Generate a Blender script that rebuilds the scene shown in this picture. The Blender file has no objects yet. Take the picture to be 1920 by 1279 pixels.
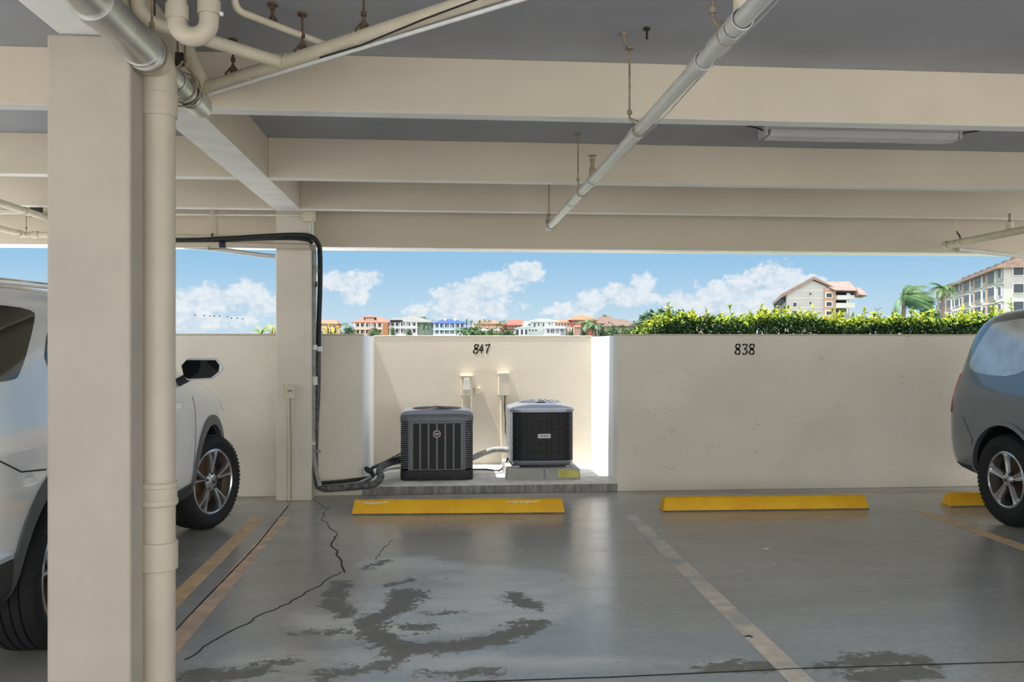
import bpy, bmesh, math, random
from mathutils import Vector, Matrix
from mathutils.bvhtree import BVHTree
from mathutils.geometry import interpolate_bezier
PI = math.pi
R = math.radians
random.seed(7)
S = bpy.context.scene
COL = S.collection

# ------------------------------------------------------------------ camera model
F = 1620.0; VX = 825.0; CAMZ = 1.47; YH = 646.0
TH = math.atan((960 - VX) / F); SN, CS = math.sin(TH), math.cos(TH)

def at(x, y, Y):
    """the point at depth Y seen at photo pixel (x, y)"""
    u = (x - 960) / F; v = (YH - y) / F
    d = Vector((SN + u * CS, CS - u * SN, v))
    d *= Y / d.y
    return Vector((d.x, Y, CAMZ + d.z))

def atz(x, y, Z):
    """the point at height Z seen at photo pixel (x, y)"""
    u = (x - 960) / F; v = (YH - y) / F
    d = Vector((SN + u * CS, CS - u * SN, v))
    d *= (Z - CAMZ) / d.z
    return Vector((d.x, d.y, Z))

# ------------------------------------------------------------------ materials
def lin(c):
    return tuple(((v / 255) / 12.92 if v / 255 <= .04045 else (((v / 255) + .055) / 1.055) ** 2.4) for v in c)

class N:
    """tiny node-tree helper"""
    def __init__(s, tree):
        s.t = tree
    def add(s, typ, ins=None, **kw):
        n = s.t.nodes.new(typ)
        for k, v in kw.items():
            setattr(n, k, v)
        for k, v in (ins or {}).items():
            if isinstance(v, bpy.types.NodeSocket):
                s.t.links.new(v, n.inputs[k])
            else:
                n.inputs[k].default_value = v
        return n
    def m(s, op, a, b=0.0, c=0.0, clamp=False):
        n = s.t.nodes.new('ShaderNodeMath'); n.operation = op; n.use_clamp = clamp
        for i, v in enumerate((a, b, c)):
            if isinstance(v, bpy.types.NodeSocket):
                s.t.links.new(v, n.inputs[i])
            else:
                n.inputs[i].default_value = v
        return n.outputs[0]
    def v(s, op, a, b=None, scale=None, out=0):
        n = s.t.nodes.new('ShaderNodeVectorMath'); n.operation = op
        for i, q in enumerate((a, b)):
            if q is None: continue
            if isinstance(q, bpy.types.NodeSocket): s.t.links.new(q, n.inputs[i])
            else: n.inputs[i].default_value = q
        if scale is not None:
            if isinstance(scale, bpy.types.NodeSocket): s.t.links.new(scale, n.inputs['Scale'])
            else: n.inputs['Scale'].default_value = scale
        return n.outputs[out]
    def noise(s, vec, scale, detail=4.0, rough=.55, dist=0.0):
        n = s.add('ShaderNodeTexNoise', {'Vector': vec, 'Scale': scale, 'Detail': detail, 'Roughness': rough, 'Distortion': dist})
        return n.outputs['Fac']
    def ramp(s, x, a, b, lo=0.0, hi=1.0):
        n = s.add('ShaderNodeMapRange', {'Value': x, 'From Min': a, 'From Max': b, 'To Min': lo, 'To Max': hi})
        n.interpolation_type = 'SMOOTHSTEP'
        return n.outputs[0]
    def mix(s, f, a, b):
        n = s.t.nodes.new('ShaderNodeMix'); n.data_type = 'RGBA'
        for k, q in ((0, f), (6, a), (7, b)):
            if isinstance(q, bpy.types.NodeSocket): s.t.links.new(q, n.inputs[k])
            else: n.inputs[k].default_value = q if k == 0 else (tuple(q) + (1,))[:4]
        return n.outputs[2]

MATS = {}
def mat(name, col, rough=.6, metal=0.0, var=.12, scale=6.0, bump=0.0, bscale=60.0, spec=.5, coat=0.0, dirt=None, stretch=(1, 1, 1), world=False):
    """procedural painted / plastic / metal surface: colour with soft mottling, optional dirt patches and bump"""
    m = bpy.data.materials.new(name); m.use_nodes = True
    t = N(m.node_tree); b = m.node_tree.nodes['Principled BSDF']
    L = m.node_tree.links
    c = lin(col)
    if world:
        vec = t.add('ShaderNodeNewGeometry').outputs['Position']
    else:
        vec = t.add('ShaderNodeTexCoord').outputs['Object']
    if stretch != (1, 1, 1):
        vec = t.v('MULTIPLY', vec, stretch)
    f = t.noise(vec, scale, 5.0)
    f = t.ramp(f, .3, .7)
    base = t.mix(f, tuple(v * (1 - var) for v in c), tuple(min(1, v * (1 + var)) for v in c))
    if dirt:
        dc, ds, lo, hi = dirt
        g = t.noise(t.v('ADD', vec, (3.1, 7.7, 1.3)), ds, 7.0, .65)
        base = t.mix(t.ramp(g, lo, hi), base, lin(dc))
    L.new(base, b.inputs['Base Color'])
    b.inputs['Roughness'].default_value = rough
    b.inputs['Metallic'].default_value = metal
    b.inputs['Specular IOR Level'].default_value = spec
    b.inputs['Coat Weight'].default_value = coat
    b.inputs['Coat Roughness'].default_value = .04
    if bump:
        h = t.noise(vec, bscale, 4.0)
        bn = t.add('ShaderNodeBump', {'Strength': bump, 'Distance': .01, 'Height': h})
        L.new(bn.outputs[0], b.inputs['Normal'])
    MATS[name] = m
    return m

mat('stucco', (232, 226, 212), .85, var=.05, scale=1.3, bump=.35, bscale=38, dirt=((150, 140, 118), 5.5, .66, .80), world=True)
mat('return_skylit', (240, 241, 242), .75, var=.03, scale=1.2, bump=.2, bscale=45, world=True)  # alcove stucco whitened, sky light on the returns put into the colour
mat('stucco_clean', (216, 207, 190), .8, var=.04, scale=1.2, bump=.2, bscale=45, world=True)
mat('beam_paint', (212, 202, 184), .7, var=.05, scale=.8, bump=.12, bscale=20, world=True)
mat('column_paint', (174, 167, 155), .65, var=.05, scale=2.5, bump=.2, bscale=30, world=True, dirt=((176, 166, 150), 3.0, .66, .85))  # near column's copy of the paint, darkened to offset strong light there
mat('soffit_white', (246, 247, 248), .6, var=.06, scale=5, stretch=(1, 1, 1), world=True)  # beam undersides, whiter than the beam sides
mat('slab_paint', (166, 169, 176), .75, var=.10, scale=.9, bump=.15, bscale=15, world=True)
mat('pad_concrete', (206, 206, 204), .8, var=.14, scale=9, bump=.4, bscale=50, dirt=((120, 120, 118), 14, .58, .75), world=True)
mat('pad_edge', (150, 148, 144), .9, var=.3, scale=26, bump=.8, bscale=40, stretch=(1, 1, .2), world=True)
mat('pvc_tan', (194, 185, 168), .45, var=.05, scale=5)
mat('pvc_cream', (218, 210, 188), .5, var=.08, scale=8, dirt=((150, 128, 100), 12, .66, .8))
mat('silver_paint', (196, 197, 196), .32, metal=.75, var=.08, scale=7)
mat('pipe_grey', (208, 210, 212), .4, metal=.25, var=.06, scale=6)
mat('white_plastic', (226, 224, 214), .5, var=.06, scale=8)
mat('box_paint', (212, 203, 184), .55, var=.05, scale=9)
mat('rust', (92, 76, 60), .8, var=.4, scale=30)
mat('rod_metal', (150, 138, 116), .6, metal=.3, var=.3, scale=25)
mat('dark_metal', (58, 54, 50), .6, metal=.4, var=.3, scale=30)
mat('hose_black', (30, 31, 34), .6, var=.25, scale=12, bump=.3, bscale=60)
mat('hose_grey', (150, 150, 148), .6, var=.2, scale=14, bump=.3, bscale=60)
mat('hose_worn', (92, 92, 92), .7, var=.45, scale=22, bump=.5, bscale=50)
mat('tape_white', (232, 234, 236), .4, var=.06, scale=20)
mat('tape_dark', (34, 36, 52), .4, var=.1, scale=20)
mat('stop_yellow', (255, 190, 24), .6, var=.10, scale=6, bump=.25, bscale=30, dirt=((150, 96, 30), 9, .66, .74))
mat('stop_chip', (250, 222, 172), .8, var=.2, scale=20)
mat('line_paint', (236, 202, 156), .6, var=.16, scale=9, dirt=((180, 172, 164), 7, .56, .72), world=True)
mat('line_paint_worn', (230, 200, 172), .6, var=.16, scale=9, dirt=((184, 178, 172), 4, .50, .70), world=True)
mat('line_paint_faint', (228, 216, 202), .6, var=.14, scale=9, dirt=((188, 186, 182), 3, .45, .66), world=True)
mat('crack_dark', (46, 44, 42), .9)
mat('rust_stain', (150, 118, 80), .8, var=.2, scale=8)
mat('number_black', (34, 32, 30), .7, var=.2, scale=30)
mat('unit_grey', (106, 109, 116), .42, metal=.2, var=.06, scale=10)
mat('unit_dark', (46, 48, 53), .5, var=.1, scale=12)
mat('unit_black', (22, 23, 26), .55, var=.1, scale=40)
mat('unit_base', (34, 35, 38), .5, var=.1, scale=12)
mat('unit_top_grey', (150, 154, 162), .35, metal=.4, var=.06, scale=10)
mat('badge_silver', (190, 176, 180), .3, metal=.5, var=.05)
mat('badge_white', (228, 228, 232), .4)
mat('badge_grey', (120, 122, 128), .5)
mat('equipment_pad', (172, 172, 168), .8, var=.08, scale=12, bump=.3, bscale=60)
mat('sticker_yellow', (214, 202, 92), .5, var=.06)
mat('sticker_ink', (160, 150, 90), .6)
mat('lamp_diffuser', (214, 214, 214), .35, var=.03)
mat('lamp_metal', (200, 202, 204), .45, var=.05)
mat('suv_white', (244, 246, 250), .28, metal=.0, var=.01, coat=1.0)
mat('suv_grey', (116, 123, 134), .30, metal=.45, var=.01, coat=1.0)
mat('cladding', (52, 54, 58), .6, var=.06, scale=30)
mat('cladding_grey', (96, 98, 102), .5, var=.05, scale=30)
mat('rubber', (26, 27, 29), .75, var=.12, scale=20)
mat('alloy', (206, 207, 210), .22, metal=.9, var=.03)
mat('alloy_dark', (60, 62, 66), .4, metal=.7, var=.1)
mat('brake_rust', (110, 84, 60), .6, metal=.5, var=.2, scale=20)
mat('well_black', (14, 14, 15), .9)
mat('seam_dark', (40, 41, 44), .7)
mat('tail_red', (170, 28, 30), .15, coat=.8, var=.08, scale=8)
mat('lamp_clear', (220, 224, 228), .1, coat=.8)
mat('chrome', (222, 224, 226), .12, metal=1.0)
mat('glass_dark', (26, 28, 31), .04, spec=.5)
mat('scuff', (150, 142, 124), .9, var=.2, scale=30)
mat('column_paint_lifted', (220, 213, 199), .7, var=.05, scale=2.5, bump=.2, bscale=30, world=True, dirt=((190, 180, 160), 3.0, .66, .85))  # same column paint, lightened to make up for dimmer light at the wall
mat('glass_reflecting', (206, 209, 214), .12, metal=.35, spec=.6)  # bright reflections put into the colour of the quarter glass
mat('glass_far', (60, 66, 74), .35, spec=.3)
mat('glass_farlight', (150, 170, 180), .15, spec=.6)
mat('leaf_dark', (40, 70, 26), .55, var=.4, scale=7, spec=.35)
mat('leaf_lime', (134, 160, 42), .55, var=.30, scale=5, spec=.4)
mat('leaf_yellow', (196, 202, 58), .55, var=.2, scale=5)
mat('leaf_far', (78, 104, 62), .7, var=.4, scale=.6)
mat('leaf_far_dark', (54, 84, 54), .7, var=.4, scale=.6)
mat('palm_leaf', (74, 104, 58), .55, var=.35, scale=1.4)
mat('palm_leaf_dark', (50, 90, 44), .6, var=.3, scale=1.4)
mat('bark', (120, 104, 84), .9, var=.3, scale=8)
mat('twig', (92, 84, 52), .9, var=.3, scale=10)
mat('grass_far', (124, 132, 100), .9, var=.25, scale=.6, world=True)
mat('paving', (206, 203, 196), .85, var=.10, scale=.8, world=True)
mat('sea_water', (58, 106, 132), .12, var=.1, scale=.05, bump=.3, bscale=.4, world=True)
mat('bird', (50, 52, 56), .8)
H = {}
def hm(name, col, **k):
    H[name] = mat('wall_' + name, col, .75, var=.05, scale=.4, **k)
for n_, c_ in dict(pink=(186, 146, 132), peach=(200, 178, 158), orange=(158, 108, 70), offwhite=(196, 198, 197), greygreen=(128, 138, 132),
                   sky=(138, 170, 194), white=(206, 208, 208), mint=(182, 190, 188), red=(150, 92, 78), tan=(178, 166, 150), rose=(176, 146, 130), block=(168, 167, 169)).items():
    hm(n_, c_)
def rm(name, col):
    H[name] = mat('roof_' + name, col, .8, var=.16, scale=1.5)
for n_, c_ in dict(terracotta=(142, 96, 80), salmon=(148, 104, 84), ashgrey=(112, 114, 112), cobalt=(46, 72, 124), orangeroof=(150, 100, 70), brownroof=(104, 86, 78), redroof=(144, 82, 68), whiteroof=(176, 180, 180), blockroof=(132, 112, 106)).items():
    rm(n_, c_)

# ------------------------------------------------------------------ mesh helpers
WORLD = {}
def root_of(o):
    while o.parent: o = o.parent
    return o

def obj(name, bm, m, parent=None, smooth=35, bevel=0.0, bseg=2):
    bmesh.ops.recalc_face_normals(bm, faces=bm.faces[:])
    if parent is not None:
        r = root_of(parent)
        if r.name in WORLD:
            bmesh.ops.translate(bm, verts=bm.verts[:], vec=-WORLD[r.name])
    me = bpy.data.meshes.new(name)
    bm.to_mesh(me); bm.free()
    for k in (m if isinstance(m, (list, tuple)) else [m]):
        me.materials.append(MATS[k] if isinstance(k, str) else k)
    if smooth:
        for p in me.polygons: p.use_smooth = True
        me.set_sharp_from_angle(angle=R(smooth))
    o = bpy.data.objects.new(name, me)
    COL.objects.link(o)
    if parent is not None: o.parent = parent
    if bevel:
        b = o.modifiers.new('bevel', 'BEVEL'); b.width = bevel; b.segments = bseg; b.limit_method = 'ANGLE'; b.angle_limit = R(40)
    return o

def tag(o, label=None, cat=None, group=None, kind=None):
    if label: o['label'] = label
    if cat: o['category'] = cat
    if group: o['group'] = group
    if kind: o['kind'] = kind
    return o

def thing(name, label, cat, loc=(0, 0, 0), rotz=0.0, group=None, world=True, kind=None):
    """an Empty at the thing's base; with world=True its parts are written in world coordinates"""
    o = bpy.data.objects.new(name, None); COL.objects.link(o)
    o.empty_display_size = .1
    o.location = loc; o.rotation_euler = (0, 0, rotz)
    if world: WORLD[o.name] = Vector(loc)
    return tag(o, label, cat, group, kind)

def single(name, bm, m, label, cat, group=None, kind=None, **k):
    return tag(obj(name, bm, m, None, **k), label, cat, group, kind)

def copy_tree(o, parent=None):
    c = o.copy(); COL.objects.link(c)
    if parent is not None: c.parent = parent
    for ch in list(o.children): copy_tree(ch, c)
    return c

def B(): return bmesh.new()

def box(bm, x0, x1, y0, y1, z0, z1):
    vs = [bm.verts.new(p) for p in ((x0, y0, z0), (x1, y0, z0), (x1, y1, z0), (x0, y1, z0), (x0, y0, z1), (x1, y0, z1), (x1, y1, z1), (x0, y1, z1))]
    fs = []
    for f in ((0, 3, 2, 1), (4, 5, 6, 7), (0, 1, 5, 4), (1, 2, 6, 5), (2, 3, 7, 6), (3, 0, 4, 7)):
        fs.append(bm.faces.new([vs[i] for i in f]))
    return fs       # bottom, top, front, right, back, left

def bx(*a):
    bm = B(); box(bm, *a); return bm

def tube(bm, pts, r, n=14, caps=True):
    pts = [Vector(p) for p in pts]
    rs = r if isinstance(r, (list, tuple)) else [r] * len(pts)
    t0 = (pts[1] - pts[0]).normalized()
    up = Vector((0, 0, 1)) if abs(t0.z) < .9 else Vector((1, 0, 0))
    u = t0.cross(up).normalized()
    rings = []
    for i, p in enumerate(pts):
        if i == 0: t = t0
        elif i == len(pts) - 1: t = (pts[i] - pts[i - 1]).normalized()
        else:
            t = ((pts[i + 1] - p).normalized() + (p - pts[i - 1]).normalized())
            t = t.normalized() if t.length > 1e-6 else (pts[i + 1] - p).normalized()
        u = (u - t * u.dot(t)); u = u.normalized()
        w = t.cross(u)
        rings.append([bm.verts.new(p + (u * math.cos(2 * PI * k / n) + w * math.sin(2 * PI * k / n)) * rs[i]) for k in range(n)])
    for a, b in zip(rings, rings[1:]):
        for k in range(n):
            bm.faces.new((a[k], a[(k + 1) % n], b[(k + 1) % n], b[k]))
    if caps:
        bm.faces.new(rings[0][::-1]); bm.faces.new(rings[-1])

def tb(pts, r, n=14):
    bm = B(); tube(bm, pts, r, n); return bm

def bend(pts, rad, k=6):
    """round the corners of a polyline"""
    pts = [Vector(p) for p in pts]
    out = [pts[0]]
    for a, b, c in zip(pts, pts[1:], pts[2:]):
        d1 = min(rad, (a - b).length * .49); d2 = min(rad, (c - b).length * .49)
        p = b + (a - b).normalized() * d1; q = b + (c - b).normalized() * d2
        for i in range(k + 1):
            s = i / k
            out.append(p * (1 - s) ** 2 + b * 2 * s * (1 - s) + q * s * s)
    out.append(pts[-1])
    return out

def spline(pts, k=8):
    pts = [Vector(p) for p in pts]
    P = [pts[0]] + pts + [pts[-1]]
    out = []
    for i in range(1, len(P) - 2):
        p0, p1, p2, p3 = P[i - 1:i + 3]
        for j in range(k):
            s = j / k
            out.append(.5 * ((2 * p1) + (p2 - p0) * s + (2 * p0 - 5 * p1 + 4 * p2 - p3) * s * s + (3 * p1 - p0 - 3 * p2 + p3) * s ** 3))
    out.append(pts[-1])
    return out

def lathe(bm, prof, o=(0, 0, 0), axis=(0, 0, 1), n=32, closed=False):
    """prof: list of (radius, height along axis)"""
    o = Vector(o); ax = Vector(axis).normalized()
    u = ax.orthogonal().normalized(); w = ax.cross(u)
    rings = []
    for r, h in prof:
        if r < 1e-5: rings.append([bm.verts.new(o + ax * h)])
        else: rings.append([bm.verts.new(o + ax * h + (u * math.cos(2 * PI * k / n) + w * math.sin(2 * PI * k / n)) * r) for k in range(n)])
    prs = list(zip(rings, rings[1:]))
    if closed: prs.append((rings[-1], rings[0]))
    for a, b in prs:
        for k in range(n):
            l = (k + 1) % n
            if len(a) == 1 and len(b) == 1: continue
            if len(a) == 1: bm.faces.new((a[0], b[l], b[k]))
            elif len(b) == 1: bm.faces.new((a[k], a[l], b[0]))
            else: bm.faces.new((a[k], a[l], b[l], b[k]))

def prism(bm, poly, f0, f1):
    """poly of 2d points; f0/f1 map a 2d point to the two caps"""
    a = [bm.verts.new(f0(p)) for p in poly]; b = [bm.verts.new(f1(p)) for p in poly]
    n = len(poly)
    bm.faces.new(a); bm.faces.new(b[::-1])
    for i in range(n):
        bm.faces.new((a[i], b[i], b[(i + 1) % n], a[(i + 1) % n]))

def strip(bm, pts, w, fr, th):
    """flat band of width w along 2d points; fr(x, y, h) places it, th is its thickness"""
    n = len(pts); L = []; Rr = []
    for i in range(n):
        a = Vector(pts[max(0, i - 1)]); b = Vector(pts[min(n - 1, i + 1)])
        d = (b - a).normalized(); nn = Vector((-d.y, d.x))
        ww = w[i] if isinstance(w, (list, tuple)) else w
        L.append(Vector(pts[i]) + nn * ww / 2); Rr.append(Vector(pts[i]) - nn * ww / 2)
    poly = L + Rr[::-1]
    lt = [bm.verts.new(fr(p.x, p.y, th)) for p in L]; rt = [bm.verts.new(fr(p.x, p.y, th)) for p in Rr]
    lb = [bm.verts.new(fr(p.x, p.y, 0)) for p in L]; rb = [bm.verts.new(fr(p.x, p.y, 0)) for p in Rr]
    for i in range(n - 1):
        bm.faces.new((lt[i], lt[i + 1], rt[i + 1], rt[i])); bm.faces.new((lb[i], rb[i], rb[i + 1], lb[i + 1]))
        bm.faces.new((lt[i], lb[i], lb[i + 1], lt[i + 1])); bm.faces.new((rt[i], rt[i + 1], rb[i + 1], rb[i]))
    bm.faces.new((lt[0], rt[0], rb[0], lb[0])); bm.faces.new((lt[-1], lb[-1], rb[-1], rt[-1]))
# ================================================================== THE SETTING
YW = 8.51          # inner face of the perimeter wall
def fl(x, y, z=0.0): return atz(x, y, z)

from mathutils import noise as MN
def seg(a, b, r): return (a.x, a.y, b.x, b.y, r)
PALE = [seg(fl(700, 1150), fl(960, 1130), .42), seg(fl(470, 1235), fl(900, 1235), .10), seg(fl(900, 1240), fl(1400, 1245), .04), seg(fl(740, 1060), fl(1000, 1090), .25)]
STAIN = [seg(fl(775, 1112), fl(745, 1135), .075), seg(fl(745, 1135), fl(705, 1165), .05), seg(fl(705, 1165), fl(690, 1190), .065), seg(fl(690, 1190), fl(735, 1216), .07),
          seg(fl(735, 1216), fl(840, 1214), .06), seg(fl(840, 1214), fl(930, 1196), .055), seg(fl(930, 1196), fl(1005, 1168), .045), seg(fl(770, 1222), fl(720, 1250), .035), seg(fl(720, 1250), fl(612, 1264), .022),
          seg(fl(952, 1116), fl(994, 1134), .045), seg(fl(632, 1095), fl(622, 1128), .035), seg(fl(625, 1135), fl(645, 1152), .05), seg(fl(560, 1190), fl(622, 1182), .018), seg(fl(765, 1175), fl(800, 1180), .03),
          seg(fl(815, 1150), fl(845, 1148), .012), seg(fl(730, 1098), fl(770, 1086), .012), seg(fl(690, 1066), fl(720, 1052), .02), seg(fl(800, 1262), fl(930, 1264), .012),
          seg(fl(1610, 1238), fl(1745, 1240), .045), seg(fl(1320, 1252), fl(1470, 1248), .02), seg(fl(1530, 1248), fl(1620, 1243), .014), seg(fl(1600, 1268), fl(1730, 1264), .05), seg(fl(360, 1268), fl(470, 1262), .045), seg(fl(470, 1250), fl(545, 1240), .012)]
DIRT = [seg(fl(360, 934), fl(500, 934), .10), seg(fl(1200, 925), fl(1850, 921), .04)]
def sdf(x, y, segs):
    m = 9.0
    for (ax, ay, bx_, by_, r) in segs:
        dx, dy = bx_ - ax, by_ - ay
        h = max(0.0, min(1.0, ((x - ax) * dx + (y - ay) * dy) / max(dx * dx + dy * dy, 1e-6)))
        q = math.hypot(x - ax - dx * h, y - ay - dy * h) - r
        if q < m: m = q
    return m
def floor_mesh():
    xs = [-14, -8, -4, -3] + [-2.6 + .04 * i for i in range(int(9.2 / .04))] + [7, 9, 12, 16]
    ys = [-3, 0, 2, 2.6] + [3.0 + .04 * i for i in range(int(5.5 / .04))] + [8.6, 8.72]
    bm = B(); g = [[bm.verts.new((x, y, 0)) for x in xs] for y in ys]
    for r0, r1 in zip(g, g[1:]):
        for k in range(len(xs) - 1): bm.faces.new((r0[k], r0[k + 1], r1[k + 1], r1[k]))
    la = [bm.verts.new((x, y, -.15)) for x, y in ((-14, -3), (16, -3), (16, 8.72), (-14, 8.72))]
    bm.faces.new(la[::-1])
    bm.faces.new([la[0], la[1]] + g[0][::-1]); bm.faces.new([la[2], la[3]] + g[-1])
    bm.faces.new([la[1], la[2]] + [r[-1] for r in g][::-1]); bm.faces.new([la[3], la[0]] + [r[0] for r in g])
    at_ = [bm.verts.layers.float.new(n) for n in ('scrubbed', 'stained', 'wall_dirt')]
    for v in bm.verts:
        w = MN.noise_vector((v.co.x * 4.5, v.co.y * 4.5, .3)) * .07 + MN.noise_vector((v.co.x * 12, v.co.y * 12, 2.3)) * .03
        x, y = v.co.x + w.x, v.co.y + w.y
        for l_, sg in zip(at_, (PALE, STAIN, DIRT)): v[l_] = sdf(x, y, sg)
    return bm

def floor_material():
    m = bpy.data.materials.new('sealed_concrete'); m.use_nodes = True
    t = N(m.node_tree); b = m.node_tree.nodes['Principled BSDF']; L = m.node_tree.links
    P = t.add('ShaderNodeNewGeometry').outputs['Position']
    big = t.noise(t.v('MULTIPLY', P, (.5, .9, 1)), 1.1, 6, .6)
    streak = t.noise(t.v('MULTIPLY', P, (1.0, 3.2, 1)), 1.1, 6, .6)
    fine = t.noise(P, 26.0, 5, .7)
    c = t.mix(t.ramp(big, .3, .7), lin((160, 158, 155)), lin((182, 180, 176)))
    c = t.mix(t.m('MULTIPLY', t.ramp(streak, .45, .8), .35), c, lin((206, 204, 200)))
    c = t.mix(t.m('MULTIPLY', t.ramp(fine, .35, .7), .5), c, lin((148, 147, 145)))
    sc = t.noise(t.v('MULTIPLY', P, (2.0, 14.0, 1)), 3.0, 5, .7)
    c = t.mix(t.m('MULTIPLY', t.ramp(sc, .60, .72), .35), c, lin((206, 204, 200)))
    c = t.mix(t.m('MULTIPLY', t.ramp(sc, .36, .28), .35), c, lin((138, 136, 133)))
    # how far each spot is from the worn and stained places, kept as attributes of the floor mesh
    pale = t.add('ShaderNodeAttribute', attribute_name='scrubbed').outputs['Fac']
    d = t.add('ShaderNodeAttribute', attribute_name='stained').outputs['Fac']
    dirt = t.add('ShaderNodeAttribute', attribute_name='wall_dirt').outputs['Fac']
    pm = t.m('MULTIPLY', t.ramp(pale, .10, -.12), t.ramp(streak, .2, .65))
    c = t.mix(t.m('MULTIPLY', pm, .95), c, lin((228, 226, 222)))
    rag = t.noise(P, 19.0, 7, .78)
    dd = t.m('ADD', d, t.m('MULTIPLY', t.m('SUBTRACT', rag, .5), .42))
    stain = t.ramp(dd, .036, .018)
    # specks scattered through the worn area
    sp = t.noise(t.v('MULTIPLY', P, (1, 1.6, 1)), 15.0, 4, .6)
    specks = t.m('MULTIPLY', t.ramp(sp, .66, .69), t.ramp(pale, .35, .0))
    stain = t.m('MAXIMUM', stain, t.m('MULTIPLY', specks, .8))
    c = t.mix(t.m('MULTIPLY', stain, .85), c, lin((116, 114, 110)))
    # rusty dirt along the foot of the wall and the two round faded marks
    c = t.mix(t.m('MULTIPLY', t.ramp(dirt, .12, -.1), .6), c, lin((112, 94, 68)))
    L.new(c, b.inputs['Base Color'])
    ro = t.m('ADD', t.ramp(streak, .3, .8, .20, .30), t.m('MULTIPLY', stain, .35))
    ro = t.m('ADD', ro, t.m('MULTIPLY', pm, .14))
    L.new(ro, b.inputs['Roughness'])
    b.inputs['Specular IOR Level'].default_value = .55
    bp = t.add('ShaderNodeBump', {'Strength': .10, 'Distance': .004, 'Height': t.m('ADD', fine, t.m('MULTIPLY', stain, -1.0))})
    L.new(bp.outputs[0], b.inputs['Normal'])
    return m
FLOORM = floor_material()

def struct(name, bm, m, label, cat, **k):
    return tag(obj(name, bm, m, None, **k), label, cat, kind='structure')

floor = struct('floor', floor_mesh(), FLOORM, 'grey sealed concrete parking floor with dark ragged stains', 'floor', smooth=0)
def flr(x, y, h): return Vector((x, y, .0005 + h))
def mark(name, pts, w, m, label=None, th=.0015):
    bm = B(); strip(bm, [(p.x, p.y) for p in pts], w, flr, th)
    o = obj(name, bm, m, floor, smooth=0)
    if label: o['label'] = label
    return o
def lineX(X0, Y0, X1, Y1): return [Vector((X0 + (X1 - X0) * k / 8, Y0 + (Y1 - Y0) * k / 8, 0)) for k in range(9)]
mark('parking_line', lineX(-1.535, 7.50, -1.50, 2.4), .105, 'line_paint', 'worn tan paint line nearer the white car')
mark('parking_line', lineX(-1.315, 7.50, -1.29, 2.4), .10, 'line_paint_worn', 'worn tan paint line right of the floor joint')
mark('parking_line', lineX(1.63, 7.37, 1.555, 2.6), .115, 'line_paint_faint', 'faded pale paint line between the two empty bays')
mark('parking_line', lineX(4.225, 7.31, 4.17, 2.6), .115, 'line_paint', 'tan paint line beside the grey car')
mark('floor_joint', [fl(541, 948), fl(480, 1025), fl(350, 1160), fl(250, 1270)], .009, 'crack_dark')
mark('floor_joint', [Vector((-3, 3.75, 0)), fl(1150, 1270), fl(1500, 1254), Vector((9, 3.76, 0))], .010, 'crack_dark')
def jitter(pts, k, a):
    out = []
    for p, q in zip(pts, pts[1:]):
        for i in range(k):
            w = p.lerp(q, i / k); out.append(w + Vector((random.uniform(-a, a), random.uniform(-a, a), 0)))
    out.append(pts[-1]); return out
mark('floor_crack', jitter([fl(350, 1236), fl(420, 1192), fl(480, 1158), fl(540, 1132), fl(590, 1102), fl(640, 1073)], 6, .014), .008, 'crack_dark')
mark('floor_crack', jitter([fl(643, 1073), fl(634, 1040), fl(624, 1022), fl(632, 1004)], 5, .016), .011, 'crack_dark')
mark('floor_crack', jitter([fl(632, 1004), fl(606, 975), fl(612, 955), fl(590, 940)], 5, .02), .005, 'crack_dark')
mark('floor_crack', jitter([fl(706, 1050), fl(716, 1036), fl(736, 1012)], 5, .015), .004, 'crack_dark')
bm = B()
for q in range(1):
    strip(bm, [(p.x, p.y) for p in jitter([fl(357, 1176), fl(366, 1173), fl(374, 1174)], 3, .006)], [.02, .03, .034, .04, .034, .03, .02], flr, .001)
obj('rust_stain', bm, 'rust_stain', floor, smooth=0)
bm = B(); strip(bm, [(p.x, p.y) for p in (fl(1431, 1030), fl(1442, 1028))], .03, flr, .001); obj('paint_speck', bm, 'tape_white', floor, smooth=0)
bm = B(); strip(bm, [(p.x, p.y) for p in jitter([fl(1398, 1195), fl(1404, 1192), fl(1410, 1196)], 2, .003)], .016, flr, .002); obj('tar_mark', bm, 'crack_dark', floor, smooth=0)

# perimeter walls, alcove and the pad in it
WT = 1.56
XL, XR, YB = -.757, 1.765, 10.0
wl = struct('wall_front_left', bx(-14, XL, YW, YW + .2, 0, WT), 'stucco', 'cream stucco half wall left of the alcove', 'wall', smooth=0, bevel=.008)
wr_ = struct('wall_front_right', bx(XR, 16, YW, YW + .2, 0, WT), 'stucco', 'cream stucco half wall with 838 painted on it', 'wall', smooth=0, bevel=.008)
wb = struct('wall_alcove_back', bx(XL - .2, XR + .2, YB, YB + .2, 0, WT + .003), 'stucco_clean', 'sunlit cream wall of the alcove with 847 painted on it', 'wall', smooth=0, bevel=.008)
w1 = struct('wall_alcove_left', bx(XL - .2, XL, YW + .2, YB, 0, WT), 'return_skylit', 'left return wall of the alcove beside the hoses', 'wall', smooth=0)
w2 = struct('wall_alcove_right', bx(XR, XR + .2, YW + .2, YB, 0, WT), 'return_skylit', 'bright sunlit right return wall of the alcove', 'wall', smooth=0)
bm = bx(XL, XR, YW, YB, 0, .083)
pad = tag(obj('concrete_pad', bm, ['pad_concrete', 'pad_edge'], None, smooth=0, bevel=.006), 'raised grey concrete pad with rough front edge filling the alcove floor', 'concrete pad', kind='structure')
for p in pad.data.polygons:
    if abs(p.normal.y) > .9: p.material_index = 1
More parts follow.
